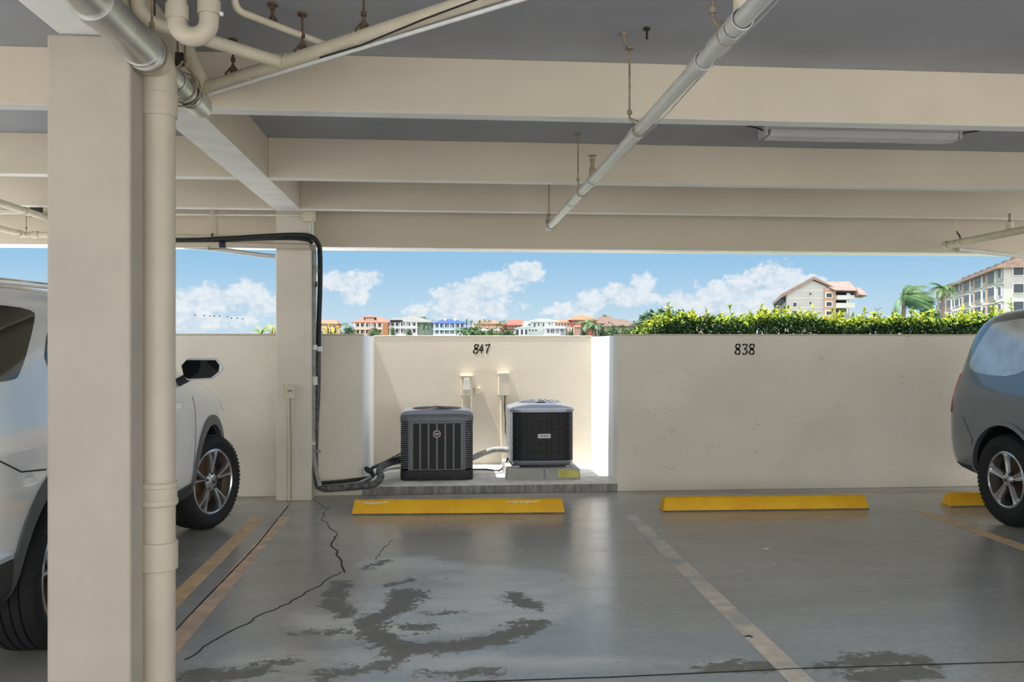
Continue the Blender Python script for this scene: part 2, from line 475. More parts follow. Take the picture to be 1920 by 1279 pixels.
# wall caps that show as a lighter broken line along the top
for nm, par, x0, x1, y0 in (('wall_cap', wl, -14, XL, YW), ('wall_cap', wr_, XR, 16, YW), ('wall_cap', wb, XL, XR, YB)):
    obj(nm, bx(x0, x1, y0 - .004, y0 + .204, WT + .0005, WT + .014), 'stucco_clean', par, smooth=0, bevel=.004)

# block joints on the alcove wall
bm = B()
for z in (.36, 1.16):
    strip(bm, [(XL + .02 + (z > 1) * .75, z), (XR - .02 - (z > 1) * .5, z)], .004, lambda x, y, h: Vector((x, YB - .0002 - h, y)), .0003)
obj('block_joint', bm, 'box_paint', wb, smooth=0)

# painted numbers
G = {'8': [[(.30, .52), (.12, .62), (.06, .78), (.16, .93), (.32, .98), (.46, .90), (.48, .74), (.36, .58), (.16, .44), (.04, .28), (.08, .1), (.24, .02), (.42, .08), (.5, .26), (.42, .42), (.26, .54)]],
     '4': [[(.34, .98), (.20, .70), (.02, .36), (.22, .36), (.5, .38)], [(.38, .72), (.35, .40), (.32, .02)]],
     '7': [[(.02, .84), (.14, .92), (.34, .94), (.5, .96), (.42, .70), (.32, .36), (.28, .0)]],
     '3': [[(.06, .84), (.16, .95), (.34, .97), (.47, .86), (.44, .68), (.26, .54), (.42, .46), (.5, .28), (.42, .10), (.24, .02), (.04, .12)]]}
def number(text, par, x0, z0, h, Y, slant, gap, w):
    bm = B(); x = x0
    for ch in text:
        for st in G[ch]:
            pts = spline([(a[0] * h * .95, a[1] * h, 0) for a in st], 5)
            ws = [w * (1.0 + .28 * math.sin(i * .55)) for i in range(len(pts))]
            strip(bm, [(x + p.x + slant * p.y, z0 + p.y) for p in pts], ws, lambda a, b, t: Vector((a, Y - .0004 - t, b)), .002)
        x += gap
    return obj('bay_number', bm, 'number_black', par, smooth=0)
a = at(887, 663, YB); b = at(917, 646, YB)
number('847', wb, a.x, a.z, b.z - a.z + .002, YB, .13, .064, .016)['label'] = 'black hand-painted bay number 847'
a = at(1378, 665, YW); b = at(1415, 645, YW)
number('838', wr_, a.x, a.z, b.z - a.z, YW, .02, .073, .015)['label'] = 'black stencilled bay number 838'
# scuffs on the right-hand wall
rs = random.Random(3)
bm = B()
for (px, py, n) in ((1265, 720, 5), (1240, 770, 6), (1245, 815, 7), (1205, 840, 3), (1200, 780, 2), (1330, 850, 5), (1290, 700, 3), (1420, 795, 4), (1680, 705, 2), (1700, 725, 2), (1255, 880, 3), (1380, 905, 2), (1600, 820, 2)):
    for k in range(n):
        p = at(px + rs.uniform(-16, 16), py + rs.uniform(-14, 14), YW); d = rs.uniform(-.2, 1.2)
        q = [(p.x + math.cos(d) * s * .01 * rs.uniform(.6, 1.6), p.z + math.sin(d) * s * .008 + rs.uniform(-.003, .003)) for s in range(5)]
        strip(bm, q, [.0005, .002, .003, .0018, .0005], lambda a, b, t: Vector((a, YW - .0004 - t, b)), .0006)
obj('scuff_mark', bm, 'scuff', wr_, smooth=0)

# ceiling slab, stems, girder, spandrel and the two columns
ZS, ZB = 3.0, 2.70
SX0, SX1, SY0 = -5.4, 8.0, -2.2
struct('ceiling', bx(SX0, SX1, SY0, 8.80, ZS, ZS + .3), 'slab_paint', 'dark grey painted concrete ceiling slab', 'ceiling', smooth=0)
def beam(name, x0, x1, y0, y1, z0, z1, label):
    o = struct(name, bx(x0, x1, y0, y1, z0, z1), ['beam_paint', 'soffit_white'], label, 'beam', smooth=0, bevel=.006)
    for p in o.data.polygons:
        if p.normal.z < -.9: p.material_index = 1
    return o
GX0, GX1 = -1.505, -1.265
for i, (y0, y1, nm) in enumerate(((4.62, 4.735, 'nearest'), (6.50, 6.61, 'second'), (7.98, 8.08, 'third'))):
    beam('concrete_beam', GX1, SX1, y0, y1, ZB, ZS, '%s long beige ceiling beam right of the girder' % nm)
    beam('concrete_beam', SX0, GX0, y0, y1, ZB, ZS, '%s beige ceiling beam left of the column' % nm)
beam('concrete_girder', GX0, GX1, SY0, 8.10, ZB, ZS, 'beige girder with pale underside running from the near column to the far one')
beam('spandrel_beam', SX0, SX1, YW, YW + .31, 2.415, ZS, 'deep beige edge beam above the view of the sky')
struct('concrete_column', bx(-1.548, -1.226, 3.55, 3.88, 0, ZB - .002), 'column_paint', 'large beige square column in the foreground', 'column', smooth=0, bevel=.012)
struct('concrete_column', bx(-1.532, -1.203, 8.25, YW - .001, 0, ZB + .28), 'column_paint_lifted', 'slim beige column by the wall with hoses down its side', 'column', smooth=0, bevel=.01)

# ground, water and paving outside
struct('driveway', bx(-60, 60, -60, -3, -.16, -.01), 'paving', 'pale sunlit driveway added behind the camera to bounce light in', 'paving', smooth=0)  # unseen bright ground, added to throw sunlight into the garage
struct('driveway', bx(-60, -14, -3, 8.6, -.16, -.012), 'paving', 'pale paving beyond the left bays', 'paving', smooth=0)
struct('driveway', bx(16, 60, -3, 8.6, -.16, -.012), 'paving', 'pale paving beyond the right bays', 'paving', smooth=0)
struct('bounce_strip', bx(-60, 60, 8.73, 16, -.2, -.02), 'paving', 'pale paving added outside the perimeter wall to keep lawn bounce neutral', 'path', smooth=0)  # unseen strip, added so the lawn does not tint the beams green
struct('lawn', bx(-60, 400, 16.01, 40, -.2, -.03), 'grass_far', 'grass outside the perimeter wall', 'lawn', smooth=0)
struct('far_lawn', bx(44, 400, 40, 260, -.2, -.03), 'grass_far', 'grass around the apartment blocks', 'lawn', smooth=0)
struct('far_shore', bx(-120, 400, 290, 420, -.5, -.03), 'grass_far', 'far bank below the coloured houses', 'shore', smooth=0)
single('bay_water', bx(-1500, 1500, 40, 3000, -.9, -.6), 'sea_water', 'blue bay water between the garage and the far houses', 'water', kind='structure', smooth=0)

# ================================================================== WHEEL STOPS
def wheel_stop(xa, ya, xb, yb, label, chips, seed):
    """parking bumper; (xa,ya)-(xb,yb) is the front foot edge"""
    rr = random.Random(seed)
    c = Vector(((xa + xb) / 2, (ya + yb) / 2 + .075, 0)); L = math.hypot(xb - xa, yb - ya); rot = math.atan2(yb - ya, xb - xa)
    t = thing('wheel_stop', label, 'wheel stop', c, rot, 'yellow wheel stops', world=False)
    bm = B(); h = .118
    prof = [(-.075, 0), (-.075, .014), (-.042, h - .012), (-.030, h), (.030, h), (.042, h - .012), (.075, .014), (.075, 0)]
    n = 24; rings = []
    for i in range(n + 1):
        s = -L / 2 + L * i / n
        ring = []
        for (y, z) in prof:
            e = (1 - z / h) * 0.0
            x = s
            if i in (0, n): x = s - math.copysign(.022 * z / h, s)
            ring.append(bm.verts.new((x, y + rr.uniform(-.0015, .0015), max(0, z + (rr.uniform(-.003, .001) if z > .05 else 0)))))
        rings.append(ring)
    for a, b in zip(rings, rings[1:]):
        for k in range(len(prof)): bm.faces.new((a[k], a[(k + 1) % len(prof)], b[(k + 1) % len(prof)], b[k]))
    bm.faces.new(rings[0][::-1]); bm.faces.new(rings[-1])
    obj('bumper', bm, 'stop_yellow', t, smooth=30)
    for (u0, u1, lo) in chips:
        bm = B(); k = 14; top = []; bot = []
        for i in range(k + 1):
            x = -L / 2 + L * (u0 + (u1 - u0) * i / k)
            z0 = h - .016 - rr.uniform(.2, 1) * lo * math.sin(PI * i / k)
            y0 = -.042 - (.033) * (h - .012 - z0) / (h - .026)
            top.append(bm.verts.new((x, -.047, h - .011))); bot.append(bm.verts.new((x, y0 - .003, z0)))
        for i in range(k): bm.faces.new((top[i], bot[i], bot[i + 1], top[i + 1]))
        tag(obj('chipped_paint', bm, 'stop_chip', t, smooth=0), 'pale chipped patch along the top edge')
    bm = B(); box(bm, -L / 2 + .001, L / 2 - .001, -.0765, .0765, .0005, .010); obj('foot', bm, 'hose_worn', t, smooth=0)
    return t
wheel_stop(-.757, 7.535, 1.085, 7.452, 'long yellow wheel stop with chipped top in front of the alcove', ((.03, .17, .022), (.72, .88, .030)), 1)
wheel_stop(1.955, 7.452, 3.816, 7.415, 'yellow wheel stop below the number 838', (), 2)
wheel_stop(4.60, 7.45, 6.43, 7.43, 'yellow wheel stop half hidden behind the grey car wheel', (), 3)
# ================================================================== PIPES UNDER THE CEILING
def ring(bm, p, d, r, w, n=20):
    p = Vector(p); d = Vector(d).normalized()
    lathe(bm, [(r * .9, -w / 2), (r, -w / 2), (r, w / 2), (r * .9, w / 2)], p, d, n, closed=True)
def rings_obj(name, par, m, lst, n=20):
    for (p, d, r, w) in lst:
        bm = B(); ring(bm, p, d, r, w, n); obj(name, bm, m, par)
def rod(par, top, bot, r=.005, name='hanger_rod', m='rod_metal', loop=None):
    bm = B(); tube(bm, [top, bot], r, 8)
    lathe(bm, [(0, 0), (r * 4, 0), (r * 4, .012), (0, .012)], Vector(top) - Vector((0, 0, .012)), (0, 0, 1), 10)
    lathe(bm, [(0, 0), (r * 2.4, 0), (r * 2.4, .02), (0, .02)], Vector(bot) + Vector((0, 0, .02)), (0, 0, 1), 6)
    if loop:
        c, d, rr = loop
        d = Vector(d).normalized(); c = Vector(c); s = d.cross(Vector((0, 0, 1))).normalized(); b = Vector(bot)
        pts = [b] + [c + (s * math.sin(a) + Vector((0, 0, 1)) * math.cos(a)) * rr for a in [R(50) + R(260) * i / 16 for i in range(17)]] + [b]
        tube(bm, pts, .004, 6)
    return obj(name, bm, m, par)

# --- the big drain: silver run under the girder, tan downpipe beside the near column
DX, DY, DZ = -1.180, 3.75, 2.646
t = thing('drain_pipe', 'large tan downpipe beside the near column with a silver overhead run', 'pipe', (DX, DY, 0))
obj('downpipe', tb([(DX, DY, 0), (DX, DY, DZ - .20)], .0665, 28), 'pvc_tan', t)
obj('horizontal_run', tb([(DX, SY0, DZ), (DX, DY - .13, DZ)], .072, 28), 'silver_paint', t)
el = bend([(DX, DY - .16, DZ), (DX, DY, DZ), (DX, DY, DZ - .22)], .11, 8)
tag(obj('elbow', tb(el, .0735, 28), 'pvc_tan', t), 'tan elbow')
for (z, r, w) in ((DZ - .225, .0745, .07), (.985, .0745, .095), (1.30, .0725, .018), (.735, .0755, .112)):
    pass
def vband(z0, z1, r, name='coupling'):
    bm = B(); lathe(bm, [(.0660, z0 - .004), (r - .003, z0 - .004), (r, z0), (r, z1), (r - .003, z1 + .004), (.0660, z1 + .004)], (DX, DY, 0), (0, 0, 1), 28, closed=True)
    return obj(name, bm, 'pvc_tan', t)
def zpx(y): return at(316, y, DY).z
vband(zpx(205), zpx(180), .0755)
vband(zpx(946), zpx(904), .0735)
vband(zpx(912), zpx(905), .0775, 'coupling_rim')
vband(zpx(944), zpx(936), .0775, 'coupling_rim')
vband(zpx(1065), zpx(1016), .0765)
rings_obj('coupling', t, 'silver_paint', [((DX, DY - .155, DZ), (0, 1, 0), .079, .05), ((DX, DY - .215, DZ), (0, 1, 0), .076, .02), ((DX, 3.07, DZ), (0, 1, 0), .080, .075), ((DX, 2.55, DZ), (0, 1, 0), .080, .05)], 28)
# wye branch behind the elbow, ending in a capped cleanout
bm = B(); tube(bm, [(DX, DY + .05, DZ), (DX, 4.36, DZ)], .050, 24); tag(obj('cleanout_branch', bm, 'silver_paint', t), 'silver branch with a capped end')
rings_obj('coupling', t, 'silver_paint', [((DX, 3.98, DZ), (0, 1, 0), .058, .06), ((DX, 4.10, DZ), (0, 1, 0), .060, .02), ((DX, 4.30, DZ), (0, 1, 0), .0565, .16)], 24)
rings_obj('clamp', t, 'dark_metal', [((DX, 4.16, DZ), (0, 1, 0), .056, .022)], 24)
bm = B(); lathe(bm, [(0, 0), (.044, 0), (.044, .05), (.030, .055), (.030, .07), (0, .07)], (DX, 4.38, DZ), (0, 1, 0), 24); obj('end_cap', bm, 'silver_paint', t)
for (yy, dx) in ((3.60, .02), (4.02, .03), (4.08, -.02)):
    rod(t, (DX + dx, yy, ZS), (DX + dx, yy, DZ + .085), .005, loop=((DX, yy, DZ), (0, 1, 0), .082))
for k, (ang, yy) in enumerate(((.5, 3.93), (-.3, 4.03), (.1, 4.13))):
    obj('strap', tb([(DX + .05 * math.cos(a + ang), yy, DZ + .055 * math.sin(a + ang) + (.10 if 3 < a < 6 else 0)) for a in [i * .45 for i in range(13)]], .005, 6), 'rod_metal', t)
obj('hanger_plate', bx(DX + .0, DX + .035, 3.97, 3.99, DZ + .075, DZ + .13), 'dark_metal', t, smooth=0)
# cable down the back edge of the column beside the downpipe
single('conduit', tb([(-1.222, 3.872, .0), (-1.222, 3.872, 2.60)], .009, 8), 'pvc_cream', 'thin conduit between the near column and the tan downpipe', 'conduit')

# --- P-trap at the top left
c = at(362, 40, 3.2); rb = .056; rp = .0345
t = thing('drain_trap', 'tan U-shaped drain trap hanging below the ceiling', 'pipe', (c.x, c.y, ZS))
pts = [(c.x - rb, c.y, ZS)] + [(c.x - rb * math.cos(a), c.y, c.z - rb * math.sin(a)) for a in [PI * i / 16 for i in range(17)]] + [(c.x + rb, c.y, ZS)]
obj('trap_bend', tb(pts, rp, 22), 'pvc_tan', t)
rings_obj('coupling', t, 'pvc_tan', [((c.x - rb, c.y, c.z + .03), (0, 0, 1), .0405, .052), ((c.x + rb, c.y, c.z + .05), (0, 0, 1), .0405, .05)], 22)
bm = B(); lathe(bm, [(0, 0), (.008, 0), (.008, .012), (0, .012)], (c.x + rb + .038, c.y, c.z + .03), (1, 0, 0), 8); obj('plug', bm, 'tape_white', t)

# --- cream sprinkler network
P1 = atz(385, 165, 2.8); P2 = atz(910, -6, 2.8); PJ = atz(530, 118, 2.8); PA = atz(258, 35, 2.8)
dirB = (P2 - P1).normalized()
t = thing('sprinkler_pipe', 'cream branching sprinkler pipes hung at the top left', 'pipe', (PJ.x, PJ.y, ZS))
obj('main_run', tb([P1, P2 + dirB * 1.6], .0315, 20), 'pvc_cream', t)
tag(obj('branch', tb(bend([PJ, PA, (PA.x, PA.y, ZS)], .09), .029, 20), 'pvc_cream', t), 'branch with an elbow rising to the ceiling')
C1 = atz(440, 18, 2.9); C2 = atz(645, 97, 2.9)
tag(obj('branch', tb(bend([C2, C1, (C1.x, C1.y, ZS)], .05), .0155, 16), 'pvc_cream', t), 'thin upper branch')
obj('elbow', tb(bend([P1 + dirB * .06, P1, P1 + Vector((-.03, -.10, .10)), P1 + Vector((-.05, -.28, .19))], .04), .034, 20), 'pvc_cream', t)
rings_obj('coupling', t, 'pvc_cream', [(P1 + dirB * .07, dirB, .0355, .03), (P1.lerp(P2, .20), dirB, .0345, .02), (PJ + dirB * .03, dirB, .036, .05), (P1.lerp(P2, .62), dirB, .0345, .014)])
for (px, py, seg_, zz) in ((437, 148, (P1, P2), .0315), (567, 106, (P1, P2), .0315), (682, 68, (P1, P2), .0315), (511, 48, (C1, C2), .0155)):
    p = atz(px, py, seg_[0].z)
    rod(t, (p.x, p.y, ZS), (p.x, p.y, p.z + zz + .035), .0055, m='rust')
    bm = B(); s = zz + .005
    tube(bm, [(p.x - s * .7, p.y, p.z), (p.x - s, p.y, p.z + s * .7), (p.x, p.y, p.z + s + .034), (p.x + s, p.y, p.z + s * .7), (p.x + s * .7, p.y, p.z)], .006, 6)
    lathe(bm, [(0, 0), (.016, 0), (.016, .018), (.008, .022), (.008, .04), (0, .04)], (p.x, p.y, p.z + zz), (0, 0, 1), 8)
    obj('pipe_clip', bm, 'rust', t)
p = atz(290, 75, 2.75)
rod(t, (p.x, p.y, ZS), (p.x, p.y, 2.80), .0045, m='rust')
c1 = atz(392, 177, 2.752); c2 = atz(985, -3, 2.752)
d = (c2 - c1).normalized()
single('conduit', tb([c1, c2 + d * 1.5], .0085, 10), 'tape_white', 'thin white conduit running just under the cream sprinkler pipe', 'conduit')
c1 = atz(600, 108, 2.765); c2 = atz(900, -3, 2.765)
single('cable', tb([c1, c1.lerp(c2, .3) - Vector((0, 0, .012)), c1.lerp(c2, .7), c2 + (c2 - c1)], .004, 8), 'hose_black', 'thin black cable beside the white conduit', 'cable')

# --- long silver sprinkler line right of the middle
SX, SZ = 1.027, 2.58
t = thing('sprinkler_pipe', 'long silver grey sprinkler pipe running away right of the middle', 'pipe', (SX, 8.1, ZS))
obj('main_run', tb([(SX, SY0, SZ), (SX, 8.12, SZ)], .0315, 22), 'pipe_grey', t)
lst = [((SX, 2.90, SZ), .0405, .07), ((SX, 3.06, SZ), .0385, .20), ((SX, 3.36, SZ), .0385, .12), ((SX, 4.48, SZ), .0365, .10), ((SX, 5.78, SZ), .040, .03), ((SX, 6.75, SZ), .0365, .10), ((SX, 8.08, SZ), .0365, .06)]
rings_obj('coupling', t, 'pipe_grey', [(p, (0, 1, 0), r, w) for p, r, w in lst])
bm = B(); lathe(bm, [(0, 0), (.030, 0), (.022, .02), (0, .022)], (SX, 8.12, SZ), (0, 1, 0), 18); obj('end_cap', bm, 'pipe_grey', t)
for yy, xo, n_ in ((3.02, -.055, 0), (4.38, -.055, 0), (6.20, -.03, 0), (7.95, -.02, 0)):
    rod(t, (SX + xo * 1.0, yy, ZS), (SX + xo * 1.0, yy, SZ + .055), .0055 if yy < 5 else .005, loop=((SX, yy, SZ), (0, 1, 0), .038))
def sprinkler(par, p, m='rod_metal', s=1.0):
    bm = B()
    lathe(bm, [(0, 0), (.020 * s, 0), (.020 * s, .04 * s), (.012 * s, .045 * s), (.012 * s, .09 * s), (.008 * s, .095 * s), (.008 * s, .115 * s), (.026 * s, .117 * s), (.026 * s, .121 * s), (0, .122 * s)], p, (0, 0, 1), 14)
    tube(bm, [Vector(p) + Vector((-.012 * s, 0, .085 * s)), Vector(p) + Vector((-.016 * s, 0, .10 * s)), Vector(p) + Vector((0, 0, .118 * s))], .003, 6)
    tube(bm, [Vector(p) + Vector((.012 * s, 0, .085 * s)), Vector(p) + Vector((.016 * s, 0, .10 * s)), Vector(p) + Vector((0, 0, .118 * s))], .003, 6)
    return obj('sprinkler_head', bm, m, par)
sprinkler(t, (SX, 5.78, SZ + .03), 'rod_metal', 1.15)
sprinkler(t, (SX - .02, 8.07, SZ + .028), 'rod_metal', .9)
obj('riser', tb(bend([(SX + .02, 2.93, SZ + .01), (SX + .02, 2.93, SZ + .10), (SX + .02, 2.93, ZS)], .03), .030, 16), 'pvc_cream', t)
wr2 = [(SX + .045, yy, SZ - .012 - .006 * math.sin(yy * 5)) for yy in [2.4 + .2 * i for i in range(14)]]
obj('wire', tb(wr2, .003, 6), 'pipe_grey', t)
# stub anchors left in the ceiling
for (px, py, lab) in ((1170, 70, 'left'), (1213, 60, 'right')):
    p = atz(px, py - 8, ZS)
    bm = B(); lathe(bm, [(0, 0), (.016, 0), (.016, -.012), (.006, -.014), (.006, -.055), (0, -.055)], p, (0, 0, 1), 10)
    single('ceiling_anchor', bm, 'dark_metal' if lab == 'right' else 'rod_metal', 'small metal stub in the ceiling just %s of the long hanger rod' % lab, 'anchor')

# --- strip light
p0 = at(1437, 250, 5.86); p1 = at(1787, 262, 5.95)
t = thing('fluorescent_light', 'long white fluorescent strip light fixed under the ceiling', 'light fixture', ((p0.x + p1.x) / 2, 5.9, ZS))
obj('housing', bx(p0.x, p1.x, 5.86, 5.98, ZS - .030, ZS - .001), 'lamp_metal', t, smooth=0, bevel=.004)
bm = B(); xs = (p0.x + .025, p1.x - .025)
pr = [(5.84, ZS - .03), (5.84, ZS - .052), (5.862, ZS - .074), (5.978, ZS - .074), (6.0, ZS - .052), (6.0, ZS - .03)]
prism(bm, pr, lambda q: Vector((xs[0], q[0], q[1])), lambda q: Vector((xs[1], q[0], q[1]))); obj('diffuser', bm, 'lamp_diffuser', t, smooth=0)
bm = B()
for yy in (5.865, 5.92, 5.975): box(bm, xs[0] + .01, xs[1] - .01, yy - .004, yy + .004, ZS - .078, ZS - .0735)
obj('diffuser_rib', bm, 'lamp_metal', t, smooth=0)
for xx in (p0.x - .012, p1.x - .012):
    obj('end_bracket', bx(xx, xx + .022, 5.85, 5.99, ZS - .07, ZS - .001), 'lamp_metal', t, smooth=0, bevel=.003)
for sgn, xx in ((-1, p0.x), (1, p1.x)):
    obj('wire_clip', tb([(xx, 5.90, ZS - .03), (xx + sgn * .06, 5.88, ZS - .015), (xx + sgn * .14, 5.86, ZS - .006)], .006, 6), 'dark_metal', t)

# --- pipes by the right-hand edge
RZ = 2.43; q = at(1773, 460, 8.36)
t = thing('sprinkler_pipe', 'cream pipe with capped end hung below the edge beam at the right', 'pipe', (q.x, 8.36, RZ))
obj('main_run', tb([(q.x, 8.36, q.z), (q.x, SY0, q.z)], .034, 18), 'pvc_cream', t)
rings_obj('coupling', t, 'pvc_cream', [((q.x, 8.33, q.z), (0, 1, 0), .041, .06), ((q.x, 8.18, q.z), (0, 1, 0), .039, .03), ((q.x, 8.08, q.z), (0, 1, 0), .039, .02)])
obj('hanger_rod', tb([(q.x - .02, 8.20, ZS), (q.x - .01, 8.17, q.z + .10)], .008, 8), 'pvc_cream', t)
obj('hook', tb(spline([(q.x - .01, 8.17, q.z + .12), (q.x + .03, 8.17, q.z + .07), (q.x + .045, 8.17, q.z)], 5), .008, 8), 'dark_metal', t)
q2 = at(1893, 436, 7.9)
t = thing('sprinkler_pipe', 'short cream pipe with an upturned sprinkler elbow at the right edge', 'pipe', (q2.x, q2.y, q2.z))
obj('main_run', tb(bend([(q2.x, SY0, q2.z), (q2.x, 7.9, q2.z), (q2.x, 7.9, q2.z + .09)], .05), .030, 18), 'pvc_cream', t)
rings_obj('coupling', t, 'pvc_cream', [((q2.x, 7.76, q2.z), (0, 1, 0), .036, .05), ((q2.x, 7.9, q2.z + .08), (0, 0, 1), .036, .04)])
sprinkler(t, (q2.x, 7.9, q2.z + .09), 'rod_metal', .75)
a = at(1800, 467, 8.44); b = at(1925, 481, 8.44)
single('conduit', tb([(a.x, 8.46, a.z), (b.x, 8.46, b.z), (b.x + .9, 8.46, b.z + .02), (b.x + 1.2, 8.46, 2.5)], .020, 12), 'white_plastic', 'white conduit sagging below the edge beam at the far right', 'conduit')

# --- pipes by the left-hand edge
q = at(92, 410, 8.25)
t = thing('sprinkler_pipe', 'upper cream pipe left of the near column below the beams', 'pipe', (q.x, 8.25, q.z))
obj('main_run', tb([(q.x, 8.25, q.z), (q.x, SY0, q.z)], .030, 16), 'pvc_cream', t)
rings_obj('coupling', t, 'pvc_cream', [((q.x, 8.2, q.z), (0, 1, 0), .037, .07), ((q.x, 7.8, q.z), (0, 1, 0), .036, .05)])
obj('hanger_plate', bx(q.x - .12, q.x - .02, 8.14, 8.17, q.z + .0, q.z + .10), 'dark_metal', t, smooth=0)
obj('cross_conduit', tb([(q.x - .6, 8.30, q.z + .08), (q.x + .15, 8.30, q.z + .06)], .010, 10), 'white_plastic', t)
q = at(45, 440, 8.3)
t = thing('sprinkler_pipe', 'lower cream pipe bending right just above the sky at the left', 'pipe', (q.x, 8.3, q.z))
obj('main_run', tb(bend([(q.x, SY0, q.z), (q.x, 8.3, q.z), (q.x + 1.9, 8.3, q.z - .012)], .04), .026, 16), 'pvc_cream', t)
rings_obj('coupling', t, 'pvc_cream', [((q.x, 8.22, q.z), (0, 1, 0), .033, .05), ((q.x + .10, 8.3, q.z), (1, 0, 0), .033, .05)])
rod(t, (q.x + .02, 8.3, ZS), (q.x + .02, 8.3, q.z + .03), .004)

# ================================================================== SERVICES ON THE FAR COLUMN
CF = 8.25
q = at(579, 406, 8.21)
t = thing('junction_box', 'small cream junction box where the far column meets the beams', 'electrical box', (q.x, 8.22, q.z))
obj('box', bx(q.x - .062, q.x + .062, 8.19, 8.249, q.z - .045, q.z + .05), 'box_paint', t, smooth=0, bevel=.004)
obj('cover', bx(q.x - .066, q.x + .066, 8.182, 8.19, q.z - .05, q.z + .055), 'box_paint', t, smooth=0, bevel=.003)
for i in (0, 3):
    for j in range(2):
        bm = B(); lathe(bm, [(0, 0), (.005, 0), (.005, .004), (0, .004)], (q.x - .045 + i * .03, 8.182, q.z - .025 + j * .05), (0, -1, 0), 8); obj('screw', bm, 'rod_metal', t)
single('conduit', tb([(q.x - .066, 8.225, q.z + .012), (-5.3, 8.225, q.z - .005)], .010, 12), 'white_plastic', 'thin cream conduit running left from the junction box', 'conduit')
for k, xx in enumerate((q.x + .008, q.x + .034)):
    single('conduit', tb([(xx, 8.21, q.z - .05), (xx + .004, 8.21, 2.52), (xx + .004, 8.21, 2.46)], .009, 10), 'white_plastic',
           ('left' if k == 0 else 'right') + ' of two short conduits dropping from the junction box', 'conduit')
# strap bracket hanging from the third beam
p = at(400, 395, 8.20); pz = at(400, 462, 8.20)
t = thing('strap_hanger', 'rusty tan strap hanging from the beam holding the hose bundle', 'bracket', (p.x, 8.2, ZS))
obj('strap', bx(p.x - .022, p.x + .006, 8.19, 8.20, pz.z + .09, ZS), 'pvc_tan', t, smooth=0)
obj('strap', bx(p.x + .012, p.x + .03, 8.24, 8.25, pz.z + .03, ZS), 'pvc_tan', t, smooth=0)
obj('rusty_end', bx(p.x - .016, p.x + .004, 8.182, 8.19, pz.z - .01, pz.z + .12), 'rust', t, smooth=0)
obj('hook', tb(spline([(p.x - .03, 8.15, pz.z - .01), (p.x - .045, 8.2, pz.z - .025), (p.x + .06, 8.2, pz.z - .015)], 5), .006, 8), 'rod_metal', t)
# horizontal bundle
def P(x, y, Y=8.17): return at(x, y, Y)
def dn(v, k): return [tuple(q) for q in v]
hz = [(P(195, 449).x, 8.2, 2.98), (P(195, 449).x, 8.2, 2.62), P(206, 447, 8.2), P(260, 449, 8.2), P(345, 451, 8.19), P(420, 448, 8.18), P(500, 443, 8.16), P(555, 441, 8.15), P(583, 444, 8.16), P(597, 458, 8.24), P(600, 480, 8.33), P(600, 540, 8.36), P(598, 600, 8.37), P(597, 660, 8.37)]
t = thing('refrigerant_hose', 'black insulated hose curving over and down the far column', 'hose', (-1.13, 8.37, 0))
dnp = [P(597, 660, 8.37), P(596, 740, 8.37), P(593, 800, 8.37), P(592, 860, 8.36)]
full = spline(hz + dnp[1:] + [P(594, 905, 8.33), P(606, 916, 8.28), P(660, 913, 8.26), P(700, 908, 8.30), P(714, 895, 8.38), P(711, 884, 8.5), P(718, 874, 8.75), P(738, 866, 9.0), P(766, 860, 9.1)], 8)
tops = [i for i in range(len(full))]
cut1 = len(spline(hz, 8)) - 1
obj('insulated_hose', tb(full[:cut1 + 1], .0235, 14), 'hose_black', t)
tag(obj('worn_hose', tb(full[cut1:], [.0235 if i < 40 else .034 for i in range(len(full) - cut1)], 14), 'hose_worn', t), 'worn grey lower half of the hose')
hz2 = [(P(180, 449).x, 8.26, 2.98), (P(180, 449).x, 8.26, 2.60), P(192, 453, 8.25), P(345, 455, 8.24), P(440, 450, 8.23), P(530, 447, 8.2), P(572, 449, 8.2), P(586, 456, 8.22)]
obj('second_hose', tb(spline(hz2, 8), .017, 12), 'hose_black', t)
t2 = thing('refrigerant_pipe', 'pale grey pipe running along under the black hose and down the column side', 'pipe', (-1.17, 8.3, 0))
obj('horizontal_pipe', tb(spline([(P(215, 449).x, 8.24, 2.98), (P(215, 449).x, 8.24, 2.58), P(228, 457, 8.22), P(270, 458, 8.2), P(345, 459, 8.19), P(430, 459, 8.18), P(520, 461, 8.16), P(580, 463, 8.17)], 6), .028, 14), 'pvc_tan', t2)
obj('sagging_pipe', tb(spline([P(345, 462, 8.28), P(405, 467, 8.28), P(470, 476, 8.28), P(516, 481, 8.30)], 6), .022, 14), 'pipe_grey', t2)
obj('vertical_pipe', tb(spline([P(572, 462, 8.17), P(586, 464, 8.2), P(589, 476, 8.28), P(589, 560, 8.31), P(588, 700, 8.31), P(587, 820, 8.31), P(590, 870, 8.30), P(600, 912, 8.24)], 8), .021, 14), 'hose_grey', t2)
obj('line', tb([P(583, 470, 8.27), P(583, 640, 8.27), P(582, 860, 8.28)], .006, 8), 'tape_white', t2)
obj('coupling', tb([P(590, 706, 8.31), P(590, 722, 8.31)], .027, 14), 'white_plastic', t2)
obj('tape_band', tb([P(424, 459, 8.18), P(412, 459, 8.18)], .031, 14), 'tape_dark', t2)
obj('tape_band', tb([P(590, 528, 8.31), P(590, 538, 8.31)], .024, 14), 'tape_dark', t2)
for y0, y1 in ((500, 511), (650, 659)):
    obj('tape_wrap', tb([P(599, y0, 8.36), P(599, y1, 8.36)], .029, 14), 'tape_white', t)
    obj('tape_wrap', tb([P(590, y0 - 3, 8.31), P(590, y1 - 3, 8.31)], .024, 14), 'tape_white', t2)
a = P(576, 831, 8.30)
obj('pipe_strap', bx(a.x - .02, a.x + .08, 8.26, 8.29, a.z - .012, a.z + .012), 'white_plastic', t2, smooth=0, bevel=.003)
a = P(588, 845, 8.30)
